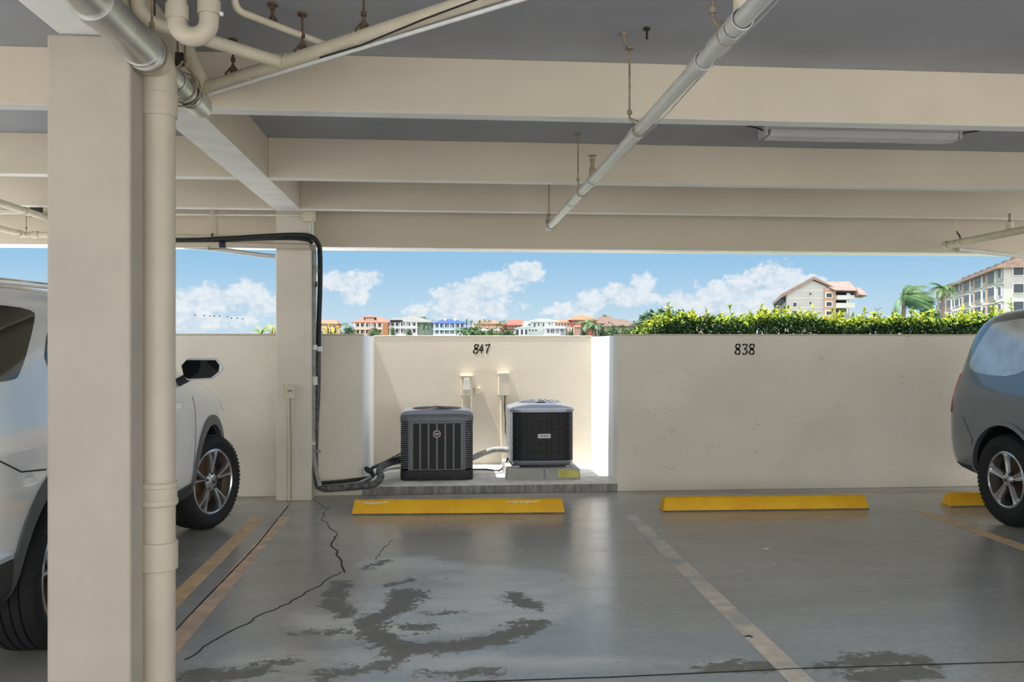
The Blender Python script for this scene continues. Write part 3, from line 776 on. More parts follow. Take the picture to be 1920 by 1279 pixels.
obj('valve', tb([a, a + Vector((.07, -.02, -.005))], [.016, .010], 10), 'hose_grey', t2)
# loose lines on the floor in front of the alcove
t3 = thing('refrigerant_pipe', 'pair of worn lines lying on the floor from the column foot to the pad', 'pipe', (-.9, 8.3, 0))
obj('line', tb(spline([P(601, 906, 8.36), P(640, 903, 8.40), P(685, 897, 8.44), P(699, 893, 8.46), P(697, 880, 8.56), P(706, 874, 8.7), P(752, 857, 9.1)], 8), .017, 12), 'hose_black', t3)
obj('line', tb(spline([P(598, 918, 8.30), P(625, 919, 8.27), P(650, 915, 8.26), P(690, 897, 8.4), P(706, 889, 8.55), P(728, 880, 8.7), P(756, 877, 8.95)], 8), .013, 12), 'hose_grey', t3)
obj('line', tb(spline([P(598, 913, 8.32), P(650, 909, 8.33), P(694, 900, 8.4), P(693, 884, 8.48), P(701, 876, 8.62), P(756, 848, 9.1)], 8), .008, 10), 'hose_worn', t3)
a = P(690, 886, 8.44)
obj('strap_clamp', tb([a + Vector((.02 * math.cos(k * .6), .02 * math.sin(k * .6), .05 * math.sin(k * .3 + .2) - .01)) for k in range(10)], .018, 10), 'hose_black', t3)

# socket box with two conduits on the column front
a = at(537, 746, CF); b = at(553, 721, CF)
t = thing('socket_box', 'small grey socket box on the front of the far column', 'electrical box', ((a.x + b.x) / 2, CF, a.z))
obj('back_box', bx(a.x, b.x, CF - .035, CF, a.z, b.z), 'box_paint', t, smooth=0, bevel=.004)
obj('cover', bx(a.x - .005, b.x + .005, CF - .043, CF - .035, a.z - .004, b.z + .006), 'box_paint', t, smooth=0, bevel=.003)
obj('slot', bx(a.x + .018, b.x - .018, CF - .0455, CF - .042, a.z + .06, a.z + .075), 'badge_grey', t, smooth=0)
for k, xx in enumerate((a.x + .022, a.x + .058)):
    o = single('conduit', tb([(xx, CF - .014, a.z), (xx + .004, CF - .014, .42), (xx + .002, CF - .014, .01)], .011, 10), 'box_paint', ('left' if k == 0 else 'right') + ' conduit below the socket box on the far column', 'conduit')

# ================================================================== BOXES ON THE ALCOVE WALL
def wallbox(x0, x1, y0, y1, d, label, name='disconnect_box'):
    a = at(x0, y1, YB - d / 2); b = at(x1, y0, YB - d / 2)
    t = thing(name, label, 'electrical box', ((a.x + b.x) / 2, YB, a.z))
    obj('body', bx(a.x + .004, b.x - .004, YB - d, YB, a.z, b.z), 'box_paint', t, smooth=0, bevel=.004)
    return t, a, b
t, a, b = wallbox(864, 886, 705, 742, .10, 'cream disconnect box with raised hood on the alcove wall, left one')
bm = B(); box(bm, a.x - .004, b.x + .004, YB - .118, YB, b.z - .006, b.z + .006); obj('rain_lid', bm, 'box_paint', t, smooth=0)
bm = B()
cx = (a.x + b.x) / 2
prism(bm, [(cx - .038, a.z + .07), (cx + .038, a.z + .07), (cx + .032, b.z - .02), (cx - .032, b.z - .02)], lambda q: Vector((q[0], YB - .122, q[1])), lambda q: Vector((q[0], YB - .10, q[1])))
tag(obj('hinged_cover', bm, 'white_plastic', t, smooth=0, bevel=.003), 'bright white cover')
obj('conduit', tb([(a.x + .022, YB - .03, a.z), (a.x + .030, YB - .03, .60), (a.x + .02, YB - .03, .2)], .010, 10), 'box_paint', t)
obj('conduit', tb([(b.x - .018, YB - .03, a.z), (b.x - .016, YB - .03, .2)], .013, 10), 'white_plastic', t)
t, a, b = wallbox(934, 955, 700, 741, .12, 'plain cream disconnect box on the alcove wall above the right condenser')
obj('lid', bx(a.x - .003, b.x + .003, YB - .126, YB, b.z - .012, b.z + .008), 'box_paint', t, smooth=0, bevel=.002)
obj('conduit', tb([(a.x + .044, YB - .03, a.z), (a.x + .042, YB - .03, .70), (a.x + .05, YB - .03, .12)], .017, 12), 'box_paint', t)
obj('cable', tb(spline([(a.x + .085, YB - .03, a.z), (a.x + .085, YB - .05, .95), (a.x + .075, YB - .06, .72), (a.x + .085, YB - .05, .6), (a.x + .09, YB - .05, .42), (a.x + .14, YB - .25, .32)], 6), .009, 8), 'hose_worn', t)
t, a, b = wallbox(889, 902, 727, 738, .05, 'tiny weatherproof outlet cover between the two disconnect boxes', 'outlet_cover')
obj('spout', bx(b.x - .005, b.x + .016, YB - .03, YB, a.z + .005, a.z + .03), 'box_paint', t, smooth=0)

# ================================================================== CONDENSING UNITS
def rrect(x, y, r, k=6):
    """rounded rectangle outline, half sizes x, y"""
    out = []
    for cx, cy, a0 in ((x - r, y - r, 0), (-x + r, y - r, 90), (-x + r, -y + r, 180), (x - r, -y + r, 270)):
        for i in range(k + 1):
            a = R(a0 + 90 * i / k); out.append((cx + r * math.cos(a), cy + r * math.sin(a)))
    return out
def loft(bm, layers, cap=True):
    """layers: list of (outline, z)"""
    rr = [[bm.verts.new((p[0], p[1], z)) for p in o] for o, z in layers]
    n = len(rr[0])
    for a, b in zip(rr, rr[1:]):
        for k in range(n): bm.faces.new((a[k], a[(k + 1) % n], b[(k + 1) % n], b[k]))
    if cap: bm.faces.new(rr[0][::-1]); bm.faces.new(rr[-1])
PZ = .083
a = atz(750, 902, PZ); b = atz(888, 901, PZ)
W1 = (b.x - a.x); cx = (a.x + b.x) / 2; D1 = .72; H1 = .715
t = thing('air_conditioner', 'dark grey slatted condenser with round badge, left of the two in the alcove', 'air conditioner', (cx, a.y + D1 / 2, PZ), world=False)
hx, hy = W1 / 2, D1 / 2
bm = B(); loft(bm, [(rrect(hx - .004, hy - .004, .07), 0), (rrect(hx, hy, .07), .02), (rrect(hx, hy, .07), .10), (rrect(hx - .012, hy - .012, .07), .108)]); obj('base_pan', bm, 'unit_base', t)
bm = B(); loft(bm, [(rrect(hx - .05, hy - .05, .06), .10), (rrect(hx - .05, hy - .05, .06), .60)]); obj('coil', bm, 'unit_black', t)
# louvred corner panels: stack of thin fins wrapping the sides, open at the front grille
bm = B()
nf = 22
for i in range(nf):
    z = .122 + i * (.60 - .122) / nf
    loft(bm, [(rrect(hx - .022, hy - .022, .07), z), (rrect(hx - .002, hy - .002, .08), z + .002), (rrect(hx - .002, hy - .002, .08), z + .013), (rrect(hx - .024, hy - .024, .07), z + .016)], cap=False)
obj('louvre', bm, 'unit_grey', t)
bm = B(); fx = hx - .105
box(bm, -fx, fx, -hy - .001, -hy + .03, .108, .60); obj('grille_back', bm, 'unit_black', t, smooth=0)
nb = 7
for i in range(nb):
    x = -fx + .014 + i * (2 * fx - .028) / (nb - 1)
    w = .012 if i not in (0, nb - 1) else .020
    bm = B(); box(bm, x - w / 2 - (.004 if i else .008), x + w / 2 + (.004 if i < nb - 1 else .008), -hy - .012, -hy + .004, .112, .592); obj('grille_bar', bm, 'unit_grey', t, smooth=0, bevel=.002)
for z0_, z1_ in ((.582, .604), (.106, .118)):
    obj('grille_rail', bx(-fx - .006, fx + .006, -hy - .013, -hy + .004, z0_, z1_), 'unit_grey', t, smooth=0, bevel=.003)
for sx in (-1, 1):
    bm = B(); loft(bm, [([(sx * (fx + .012) + p[0], -hy + .02 + p[1]) for p in rrect(.012, .026, .006)], .106), ([(sx * (fx + .012) + p[0], -hy + .02 + p[1]) for p in rrect(.012, .026, .006)], .606)])
    obj('corner_trim', bm, 'unit_grey', t)
bm = B()
loft(bm, [(rrect(hx - .004, hy - .004, .085), .598), (rrect(hx + .004, hy + .004, .09), .606), (rrect(hx + .004, hy + .004, .09), .642), (rrect(hx - .004, hy - .004, .09), .672), (rrect(hx - .03, hy - .03, .09), .695), (rrect(hx - .09, hy - .09, .10), .708), (rrect(.255, .255, .2), .712), (rrect(.25, .25, .2), .69)], cap=False)
tag(obj('top_cover', bm, 'unit_grey', t), 'rounded grey top')
bm = B()
for r in (.06, .10, .14, .18, .22, .25): tube(bm, [(r * math.cos(a_), r * math.sin(a_), .712 + .02 * (1 - r / .25)) for a_ in [2 * PI * i / 36 for i in range(37)]], .004, 6, caps=False)
for i in range(8):
    a_ = PI * i / 4; tube(bm, [(.05 * math.cos(a_), .05 * math.sin(a_), .728), (.262 * math.cos(a_), .262 * math.sin(a_), .711)], .004, 6)
obj('fan_guard', bm, 'unit_base', t)
bm = B(); lathe(bm, [(0, .60), (.24, .60), (.24, .602), (0, .603)], n=28); obj('fan', bm, 'unit_black', t)
bm = B(); lathe(bm, [(0, 0), (.040, 0), (.040, .006), (.034, .010), (.032, .007), (0, .007)], (0, -hy - .012, .475), (0, -1, 0), 28); bd = obj('badge', bm, 'badge_silver', t)
bm = B(); lathe(bm, [(0, 0), (.029, 0), (.029, .002), (0, .002)], (0, -hy - .019, .475), (0, -1, 0), 24); obj('badge_face', bm, 'alloy_dark', bd)
bm = B()
strip(bm, [(-.020, .470), (-.010, .477), (.0, .475), (.010, .473), (.020, .480)], [.004, .010, .013, .010, .004], lambda x, y, h: Vector((x, -hy - .0212 - h, y)), .001); obj('badge_mark', bm, 'badge_white', bd, smooth=0)
for x in (-.18, 0, .18):
    bm = B(); lathe(bm, [(0, 0), (.006, 0), (.006, .004), (0, .004)], (x, -hy - .0005, .016), (0, -1, 0), 8); obj('screw', bm, 'unit_grey', t)

# right-hand unit on its own pad
a = atz(950, 901, PZ); b = atz(1090, 900, PZ)
cx = (a.x + b.x) / 2; PW = (b.x - a.x) / 2; PD = .40; PH = .115; cy = a.y + PD
t = thing('equipment_pad', 'grey plastic block with yellow sticker under the right condenser', 'pad', (cx, cy, PZ), world=False)
bm = B(); loft(bm, [(rrect(PW, PD, .012), 0), (rrect(PW - .010, PD - .01, .012), PH - .006), (rrect(PW - .018, PD - .018, .012), PH)]); obj('block', bm, 'equipment_pad', t)
bm = B(); prism(bm, [(PW - .23, .025), (PW - .02, .022), (PW - .026, .092), (PW - .232, .098)], lambda q: Vector((q[0], -PD + .003 + q[1] * .06, q[1])), lambda q: Vector((q[0], -PD - .004 + q[1] * .087, q[1]))); st = tag(obj('sticker', bm, 'sticker_yellow', t, smooth=0), 'yellow sticker')
bm = B()
for k, z in enumerate((.040, .055, .068, .082)): strip(bm, [(PW - .215, z), (PW - .215 + (.06, .10, .07, .09)[k], z)], .006, lambda x, y, h: Vector((x, -PD - .0055 + y * .087 - h, y)), .0008)
obj('sticker_text', bm, 'sticker_ink', st, smooth=0)
bm = B(); prism(bm, [(.0, .02), (.016, .01), (.016, .108), (-.004, .11)], lambda q: Vector((q[0], -PD + .003 + q[1] * .06, q[1])), lambda q: Vector((q[0], -PD - .004 + q[1] * .087, q[1]))); obj('seam', bm, 'badge_grey', t, smooth=0)
a = at(957, 870, 8.86); b = at(1079, 870, 8.86)
hx = (b.x - a.x) / 2; hy = .33; ux = (a.x + b.x) / 2; base = PZ + PH
t = thing('air_conditioner', 'black curved-panel condenser with oblong nameplate, standing on a block', 'air conditioner', (ux, cy, base), world=False)
def rrb(x, y, r, bow):
    o = rrect(x, y, r, 8); out = []
    for p in o:
        q = Vector((p[0], p[1])); k = 1 + bow * (1 - (p[0] / x) ** 2) * (abs(p[1]) / y) ** 6
        out.append((p[0], p[1] * k))
    return out
def dense(x, y, r, bow):
    o = rrect(x, y, r, 8); out = []
    for i in range(len(o)):
        p, q = Vector(o[i]), Vector(o[(i + 1) % len(o)])
        n = 10 if i % 9 == 8 else 1
        for k in range(n):
            s = p.lerp(q, k / n); f = 1 + bow * (1 - (s.x / x) ** 2) * (1 if abs(s.y) > y * .6 else 0); out.append((s.x, s.y * f))
    return out
for sx in (-1, 1):
    for sy in (-1, 1): obj('foot', bx(sx * (hx - .06) - .04, sx * (hx - .06) + .04, sy * (hy - .06) - .03, sy * (hy - .06) + .03, 0, .022), 'unit_top_grey', t, smooth=0, bevel=.004)
bm = B(); loft(bm, [(dense(hx - .05, hy - .05, .09, .06), .018), (dense(hx - .03, hy - .03, .10, .06), .03), (dense(hx - .010, hy - .010, .11, .06), .062), (dense(hx - .010, hy - .010, .11, .06), .072)]); obj('base_pan', bm, 'unit_top_grey', t)
bm = B(); loft(bm, [(dense(hx - .016, hy - .016, .11, .06), .07), (dense(hx - .016, hy - .016, .11, .06), .575)]); obj('coil_panel', bm, 'unit_black', t)
bm = B()
for i in range(7):
    z = .08 + i * .48 / 6; o_ = dense(hx - .012, hy - .012, .112, .06); tube(bm, [(p[0], p[1], z) for p in o_ + o_[:1]], .0028, 5, caps=False)
for i in range(46):
    o_ = dense(hx - .013, hy - .013, .112, .06); p = o_[(i * len(o_)) // 46]; tube(bm, [(p[0], p[1], .07), (p[0], p[1], .575)], .0018, 4, caps=False)
obj('guard_wire', bm, 'unit_dark', t)
bm = B(); box(bm, -hx + .004, -hx + .03, -hy + .07, hy - .06, .06, .58); tag(obj('side_panel', bm, 'unit_top_grey', t, smooth=0), 'light grey service panel')
bm = B(); loft(bm, [(dense(hx - .014, hy - .014, .11, .06), .568), (dense(hx + .002, hy + .002, .115, .06), .574), (dense(hx + .002, hy + .002, .115, .06), .600), (dense(hx - .012, hy - .012, .11, .06), .615), (dense(hx - .03, hy - .03, .11, .06), .620), (dense(hx - .10, hy - .10, .16, .0), .650), (dense(.225, .225, .20, 0), .655), (dense(.22, .22, .20, 0), .632)], cap=False)
obj('top_cover', bm, 'unit_top_grey', t)
bm = B()
for r in (.07, .12, .17, .22): tube(bm, [(r * math.cos(a_), r * math.sin(a_), .655 + .035 * (1 - (r / .23) ** 2)) for a_ in [2 * PI * i / 36 for i in range(37)]], .004, 6, caps=False)
for i in range(10):
    a_ = PI * i / 5; tube(bm, [(r * math.cos(a_), r * math.sin(a_), .655 + .035 * (1 - (r / .23) ** 2)) for r in (.03, .08, .13, .18, .235)], .0045, 6)
obj('fan_guard', bm, 'unit_top_grey', t)
bm = B(); lathe(bm, [(0, .60), (.06, .60), (.06, .66), (.03, .672), (0, .672)], n=20); obj('fan_motor', bm, 'unit_black', t)
bm = B(); lathe(bm, [(0, .59), (.215, .59), (.215, .592), (0, .593)], n=28); obj('fan', bm, 'unit_black', t)
fy = -(hy - .016) * 1.06
bm = B(); box(bm, -.055, .078, fy - .010, fy + .002, .305, .350); pl = tag(obj('nameplate', bm, 'badge_white', t, smooth=0, bevel=.003), 'white oblong nameplate')
bm = B()
for i in range(11): box(bm, -.036 + i * .0085, -.031 + i * .0085, fy - .0115, fy - .009, .320, .336)
obj('nameplate_text', bm, 'badge_grey', pl, smooth=0)
# hose between the units
single('refrigerant_hose', tb(spline([(.34, 9.2, .26), (.45, 9.25, .30), (.58, 9.3, .335), (.70, 9.3, .335), (.78, 9.28, .33)], 8), .030, 14), 'hose_grey', 'thick grey hose bridging the gap between the two condensers', 'hose')
single('cable', tb(spline([(.34, 9.45, PZ + .02), (.5, 9.5, PZ + .012), (.65, 9.42, PZ + .012), (.72, 9.35, .2), (.74, 9.3, .3)], 8), .009, 8), 'hose_black', 'thin dark cable lying on the pad between the two condensers', 'cable')
# ================================================================== CARS
def subsurf_mesh(bm, lvl, cutters, well, wellmat_i):
    """smooth the cage, cut the wheel wells, hand back a mesh; faces on the well surface take material wellmat_i"""
    bmesh.ops.recalc_face_normals(bm, faces=bm.faces[:])
    me = bpy.data.meshes.new('tmp'); bm.to_mesh(me); bm.free()
    o = bpy.data.objects.new('tmp', me); COL.objects.link(o)
    o.modifiers.new('s', 'SUBSURF').levels = lvl
    cs = []
    for cbm in cutters:
        bmesh.ops.recalc_face_normals(cbm, faces=cbm.faces[:])
        cm = bpy.data.meshes.new('cut'); cbm.to_mesh(cm); cbm.free()
        c = bpy.data.objects.new('cut', cm); COL.objects.link(c); cs.append(c)
        b = o.modifiers.new('b', 'BOOLEAN'); b.operation = 'DIFFERENCE'; b.object = c; b.solver = 'EXACT'
    bpy.context.view_layer.update()
    dg = bpy.context.evaluated_depsgraph_get()
    out = bpy.data.meshes.new_from_object(o.evaluated_get(dg))
    for c in cs + [o]: bpy.data.objects.remove(c)
    return out

def catmull(tab, n):
    """smooth interpolation of rows of numbers over the first column"""
    out = []
    rows = [tab[0]] + list(tab) + [tab[-1]]
    for i in range(1, len(rows) - 2):
        for j in range(n):
            s = j / n; p0, p1, p2, p3 = rows[i - 1], rows[i], rows[i + 1], rows[i + 2]
            out.append([p1[c] + (p2[c] - p1[c]) * s if c == 0 else .5 * (2 * p1[c] + (p2[c] - p0[c]) * s + (2 * p0[c] - 5 * p1[c] + 4 * p2[c] - p3[c]) * s * s + (3 * p1[c] - p0[c] - 3 * p2[c] + p3[c]) * s ** 3) for c in range(len(p1))])
    out.append(list(tab[-1])); return out

class Car:
    def __init__(s, root, stations, paint, axles, wr, wellr, side):
        s.root = root; s.side = side
        bm = B(); rings = []
        for (y, zb, belt, zt, W, Wr) in stations:
            g = zt - belt; zm = zb + (belt - zb) * .55
            xb = W * .955
            half = [(0, zb), (W * .80, zb), (W * .955, zb + .05), (W * .985, zb + (belt - zb) * .28), (W, zm), (W * .99, belt - .09), (xb, belt),
                    (xb + (Wr - xb) * .45, belt + g * .42), (xb + (Wr - xb) * .86, belt + g * .80), (Wr * .96, belt + g * .93), (Wr * .78, belt + g * .985), (Wr * .40, zt + g * .01), (0, zt + g * .015)]
            rings.append([bm.verts.new((x, y, z)) for x, z in half] + [bm.verts.new((-x, y, z)) for x, z in half[-2:0:-1]])
        n = len(rings[0])
        for a, b in zip(rings, rings[1:]):
            for k in range(n): bm.faces.new((a[k], a[(k + 1) % n], b[(k + 1) % n], b[k]))
        bm.faces.new(rings[0][::-1]); bm.faces.new(rings[-1])
        solid = bm.copy()
        cut = []
        for (ay, az) in axles:
            for sx in (-1, 1):
                c = B(); lathe(c, [(0, 0), (wellr, 0), (wellr, .9), (0, .9)], (sx * .60, ay, az), (sx, 0, 0), 40); cut.append(c)
        me = subsurf_mesh(bm, 2, cut, None, 1)
        me.name = 'body'
        me.materials.clear(); me.materials.append(MATS[paint]); me.materials.append(MATS['well_black'])
        for p in me.polygons:
            p.use_smooth = True; p.material_index = 0
            c = p.center
            for (ay, az) in axles:
                d = math.hypot(c.y - ay, c.z - az)
                if d < wellr + .004 and abs(c.x) > .55 and (abs(d - wellr) < .012 and Vector((0, c.y - ay, c.z - az)).normalized().dot(p.normal) < -.5 or abs(abs(c.x) - .60) < .01): p.material_index = 1
        me.set_sharp_from_angle(angle=R(32))
        s.body = bpy.data.objects.new('body', me); COL.objects.link(s.body); s.body.parent = root
        sm = subsurf_mesh(solid, 2, [], None, 0)
        s.bvh = BVHTree.FromPolygons([v.co.copy() for v in sm.vertices], [tuple(p.vertices) for p in sm.polygons])
        bpy.data.meshes.remove(sm)
    def hit(s, a, b, axis, sign):
        if axis == 'x':
            for z_ in (b, b + .01, b - .01):
                h = s.bvh.ray_cast(Vector((sign * 3, a, z_)), Vector((-sign, 0, 0)))
                if h[0] is not None: return h[0], h[1]
        elif axis == 'y':
            h = s.bvh.ray_cast(Vector((a, sign * 5, b)), Vector((0, -sign, 0)))
            if h[0] is not None: return h[0], h[1]
        else:
            h = s.bvh.ray_cast(Vector((a, b, 4)), Vector((0, 0, -1)))
            if h[0] is not None: return h[0], h[1]
        return None, None
    def patch(s, name, poly, m, axis='x', sign=1, off=.004, th=.006, step=.05, rnd=0, parent=None, label=None):
        """a panel that follows the body surface: poly is drawn in (y,z), (x,z) or (x,y) and projected along the axis"""
        pts = [Vector(p) for p in poly]
        for _ in range(rnd):
            q = []
            for i in range(len(pts)):
                a, b = pts[i], pts[(i + 1) % len(pts)]; q += [a * .75 + b * .25, a * .25 + b * .75]
            pts = q
        bm = B(); bm.faces.new([bm.verts.new((p[0], p[1], 0)) for p in pts])
        for ax in (0, 1):
            lo = min(p[ax] for p in pts); hi = max(p[ax] for p in pts); k = math.floor(lo / step) + 1
            while k * step < hi:
                no = Vector((1, 0, 0)) if ax == 0 else Vector((0, 1, 0))
                bmesh.ops.bisect_plane(bm, geom=bm.verts[:] + bm.edges[:] + bm.faces[:], plane_co=no * (k * step), plane_no=no); k += 1
        bmesh.ops.triangulate(bm, faces=bm.faces[:])
        bad = []; inner = {}
        for v in bm.verts:
            h, nn = s.hit(v.co.x, v.co.y, axis, sign)
            if h is None: bad.append(v); continue
            v.co = h + nn * off; inner[v] = h - nn * th
        if bad: bmesh.ops.delete(bm, geom=bad, context='VERTS')
        # give it thickness
        bm.verts.ensure_lookup_table(); bm.edges.ensure_lookup_table()
        be = [e for e in bm.edges if len(e.link_faces) == 1]
        lower = {}
        for e in be:
            for v in e.verts:
                if v not in lower: lower[v] = bm.verts.new(inner[v])
        for e in be:
            try: bm.faces.new((e.verts[0], e.verts[1], lower[e.verts[1]], lower[e.verts[0]]))
            except ValueError: pass
        o = obj(name, bm, m, parent or s.root, smooth=28)
        if label: o['label'] = label
        return o

def arc(cy, cz, r, a0, a1, n=24):
    return [(cy + r * math.cos(R(a0 + (a1 - a0) * i / n)), cz + r * math.sin(R(a0 + (a1 - a0) * i / n))) for i in range(n + 1)]

def make_wheel(root, loc, rotz, Rt, rr, width, style):
    """rim with spokes, tyre, cap and nuts; axis along +x, outer face at +x"""
    w = width / 2
    bm = B()
    lathe(bm, [(rr * .96, -w + .02), (rr, -w + .02), (rr, w - .012), (rr - .012, w - .006), (rr - .022, w - .014), (rr - .026, w - .05), (rr - .03, -w + .04)], (0, 0, 0), (1, 0, 0), 48, closed=True)
    lathe(bm, [(0, w - .055), (rr * .26, w - .05), (rr * .28, w - .035), (rr * .20, w - .022), (0, w - .018)], (0, 0, 0), (1, 0, 0), 32)
    ns = 5
    for k in range(ns):
        a = 2 * PI * k / ns + PI / 2
        def pt(r, t, x): return Vector((x, r * math.cos(a + t), r * math.sin(a + t)))
        if style == 'five':
            secs = [(rr * .18, .55, -.030), (rr * .40, .30, -.024), (rr * .62, .215, -.018), (rr * .80, .20, -.014), (rr * .92, .27, -.010), (rr * .985, .36, -.012)]
            lobes = [(0.0, 1.0)]
        else:
            secs = [(rr * .16, .20, -.030), (rr * .42, .105, -.020), (rr * .70, .060, -.012), (rr * .90, .055, -.010), (rr * .985, .085, -.012)]
            lobes = [(-.20, 1.0), (.20, 1.0)]
        for sh, sc in lobes:
            rings = []
            for i, (r, hw, x) in enumerate(secs):
                ce = sh * (.35 + .75 * i / (len(secs) - 1)) if style != 'five' else 0
                x += w
                if style == 'five':
                    prof = [(-1, -.012), (-.62, 0), (-.30, -.002), (0, -.012), (.30, -.002), (.62, 0), (1, -.012)]
                else:
                    prof = [(-1, -.012), (-.55, 0), (.55, 0), (1, -.012)]
                top = [bm.verts.new(pt(r, ce + hw * u, x + dx)) for u, dx in prof]
                bot = [bm.verts.new(pt(r, ce + hw * u * 1.05, x - .038)) for u in (1, -1)]
                rings.append(top + bot)
            n = len(rings[0])
            for p, q in zip(rings, rings[1:]):
                for j in range(n): bm.faces.new((p[j], p[(j + 1) % n], q[(j + 1) % n], q[j]))
            bm.faces.new(rings[0][::-1]); bm.faces.new(rings[-1])
    wheel = obj('wheel', bm, 'alloy', root, smooth=30)
    wheel.location = loc; wheel.rotation_euler = (0, 0, rotz)
    def sub(nm, b, m):
        o = obj(nm, b, m, None, smooth=35); o.parent = wheel; return o
    bm = B()
    prof = [(rr * .97, -w + .015), (rr + .02, -w), (Rt - .06, -w - .012), (Rt - .022, -w + .006), (Rt - .004, -w + .028)]
    ng = 4
    for i in range(ng):
        x = -w + .028 + (2 * w - .056) * (i + .7) / (ng + .4)
        prof += [(Rt, x - .004), (Rt - .010, x - .003), (Rt - .010, x + .004), (Rt, x + .005)]
    prof += [(Rt - .004, w - .028), (Rt - .022, w - .006), (Rt - .06, w + .012), (rr + .045, w + .008), (rr + .02, w), (rr + .012, w - .004), (rr * .97, w - .015)]
    lathe(bm, prof, (0, 0, 0), (1, 0, 0), 64, closed=True)
    for k in range(64):       # shoulder blocks
        a = 2 * PI * k / 64
        for sx in (-1, 1):
            c = Vector((sx * (w - .014), (Rt - .017) * math.cos(a), (Rt - .017) * math.sin(a))); d = Vector((0, math.cos(a), math.sin(a))); tt = Vector((0, -math.sin(a), math.cos(a)))
            vs = [c + Vector((sx * u, 0, 0)) + d * v + tt * q for u, v, q in ((-.02, .010, -.011), (-.02, .010, .011), (.012, .000, .011), (.012, .000, -.011))]
            bm.faces.new([bm.verts.new(p) for p in vs])
    sub('tyre', bm, 'rubber')
    bm = B(); lathe(bm, [(0, w - .12), (rr * .72, w - .12), (rr * .72, w - .108), (rr * .3, w - .10), (0, w - .10)], (0, 0, 0), (1, 0, 0), 40); sub('brake_disc', bm, 'brake_rust')
    bm = B(); lathe(bm, [(0, -w + .06), (rr * .93, -w + .06), (rr * .93, -w + .055), (0, -w + .05)], (0, 0, 0), (1, 0, 0), 32); sub('barrel_back', bm, 'well_black')
    bm = B(); lathe(bm, [(0, 0), (rr * .125, 0), (rr * .115, .010), (0, .014)], (w - .024, 0, 0), (1, 0, 0), 28); sub('hub_cap', bm, 'alloy')
    bm = B()
    pts = [(-.012, -.014), (-.012, .014)], [(.012, -.014), (.012, .014)], [(-.012, .0), (.012, .0)]
    for pq in pts: strip(bm, pq, .006, lambda y, z, h: Vector((w - .0095 + h, y, z)), .003)
    sub('hub_emblem', bm, 'alloy_dark')
    for k in range(5):
        a = 2 * PI * k / 5 + PI / 2 + PI / 5 * (style == 'five')
        bm = B(); lathe(bm, [(0, -.022), (.019, -.022), (.019, -.004), (.010, -.004), (.010, .008), (0, .010)], (w - .028, rr * .235 * math.cos(a), rr * .235 * math.sin(a)), (1, 0, 0), 12); sub('lug_nut', bm, 'alloy_dark' if k % 2 == 0 else 'alloy_dark')
    return wheel

def wheels(root, W, axles, Rt, rr, width, style, steer):
    proto = None
    for i, (ay, az) in enumerate(axles):
        for sx in (1, -1):
            loc = Vector((sx * (W - width / 2 - .012 + (.03 if steer and i else 0)), ay, az)); rz = (0 if sx > 0 else PI) + (steer if i == 1 else 0)
            if proto is None: proto = make_wheel(root, loc, rz, Rt, rr, width, style)
            else:
                c = copy_tree(proto, root); c.location = loc; c.rotation_euler = (0, 0, rz)

# ---------------------------------------------------------------- grey car on the right (its tail to the wall)
GY = 5.27; GXC = 5.53
car = thing('car', 'grey sport utility car parked with its tail to the wall at the right edge', 'car', (GXC, GY, 0), PI, world=False)
AX = [(-1.38, .372), (1.46, .372)]
ST = [(-2.25, .46, .92, .98, .74, .68), (-2.235, .40, .98, 1.08, .86, .78), (-2.19, .36, 1.05, 1.40, .93, .76), (-2.075, .335, 1.10, 1.68, .962, .745), (-1.89, .32, 1.115, 1.775, .978, .74), (-1.55, .31, 1.12, 1.80, .985, .735), (-.9, .30, 1.11, 1.835, .99, .73),
      (-.2, .29, 1.09, 1.84, .99, .725), (.45, .29, 1.08, 1.80, .99, .715), (.80, .29, 1.07, 1.68, .99, .71), (1.22, .29, 1.06, 1.34, .985, .74), (1.42, .30, 1.05, 1.17, .98, .80), (1.9, .31, 1.01, 1.10, .965, .82), (2.2, .32, .94, 1.02, .93, .78), (2.36, .36, .80, .90, .86, .72), (2.44, .45, .68, .74, .72, .60)]
cr = Car(car, catmull(ST, 2), 'suv_grey', AX, .372, .445, 1)
wheels(car, .985, AX, .372, .232, .245, 'five', 0)
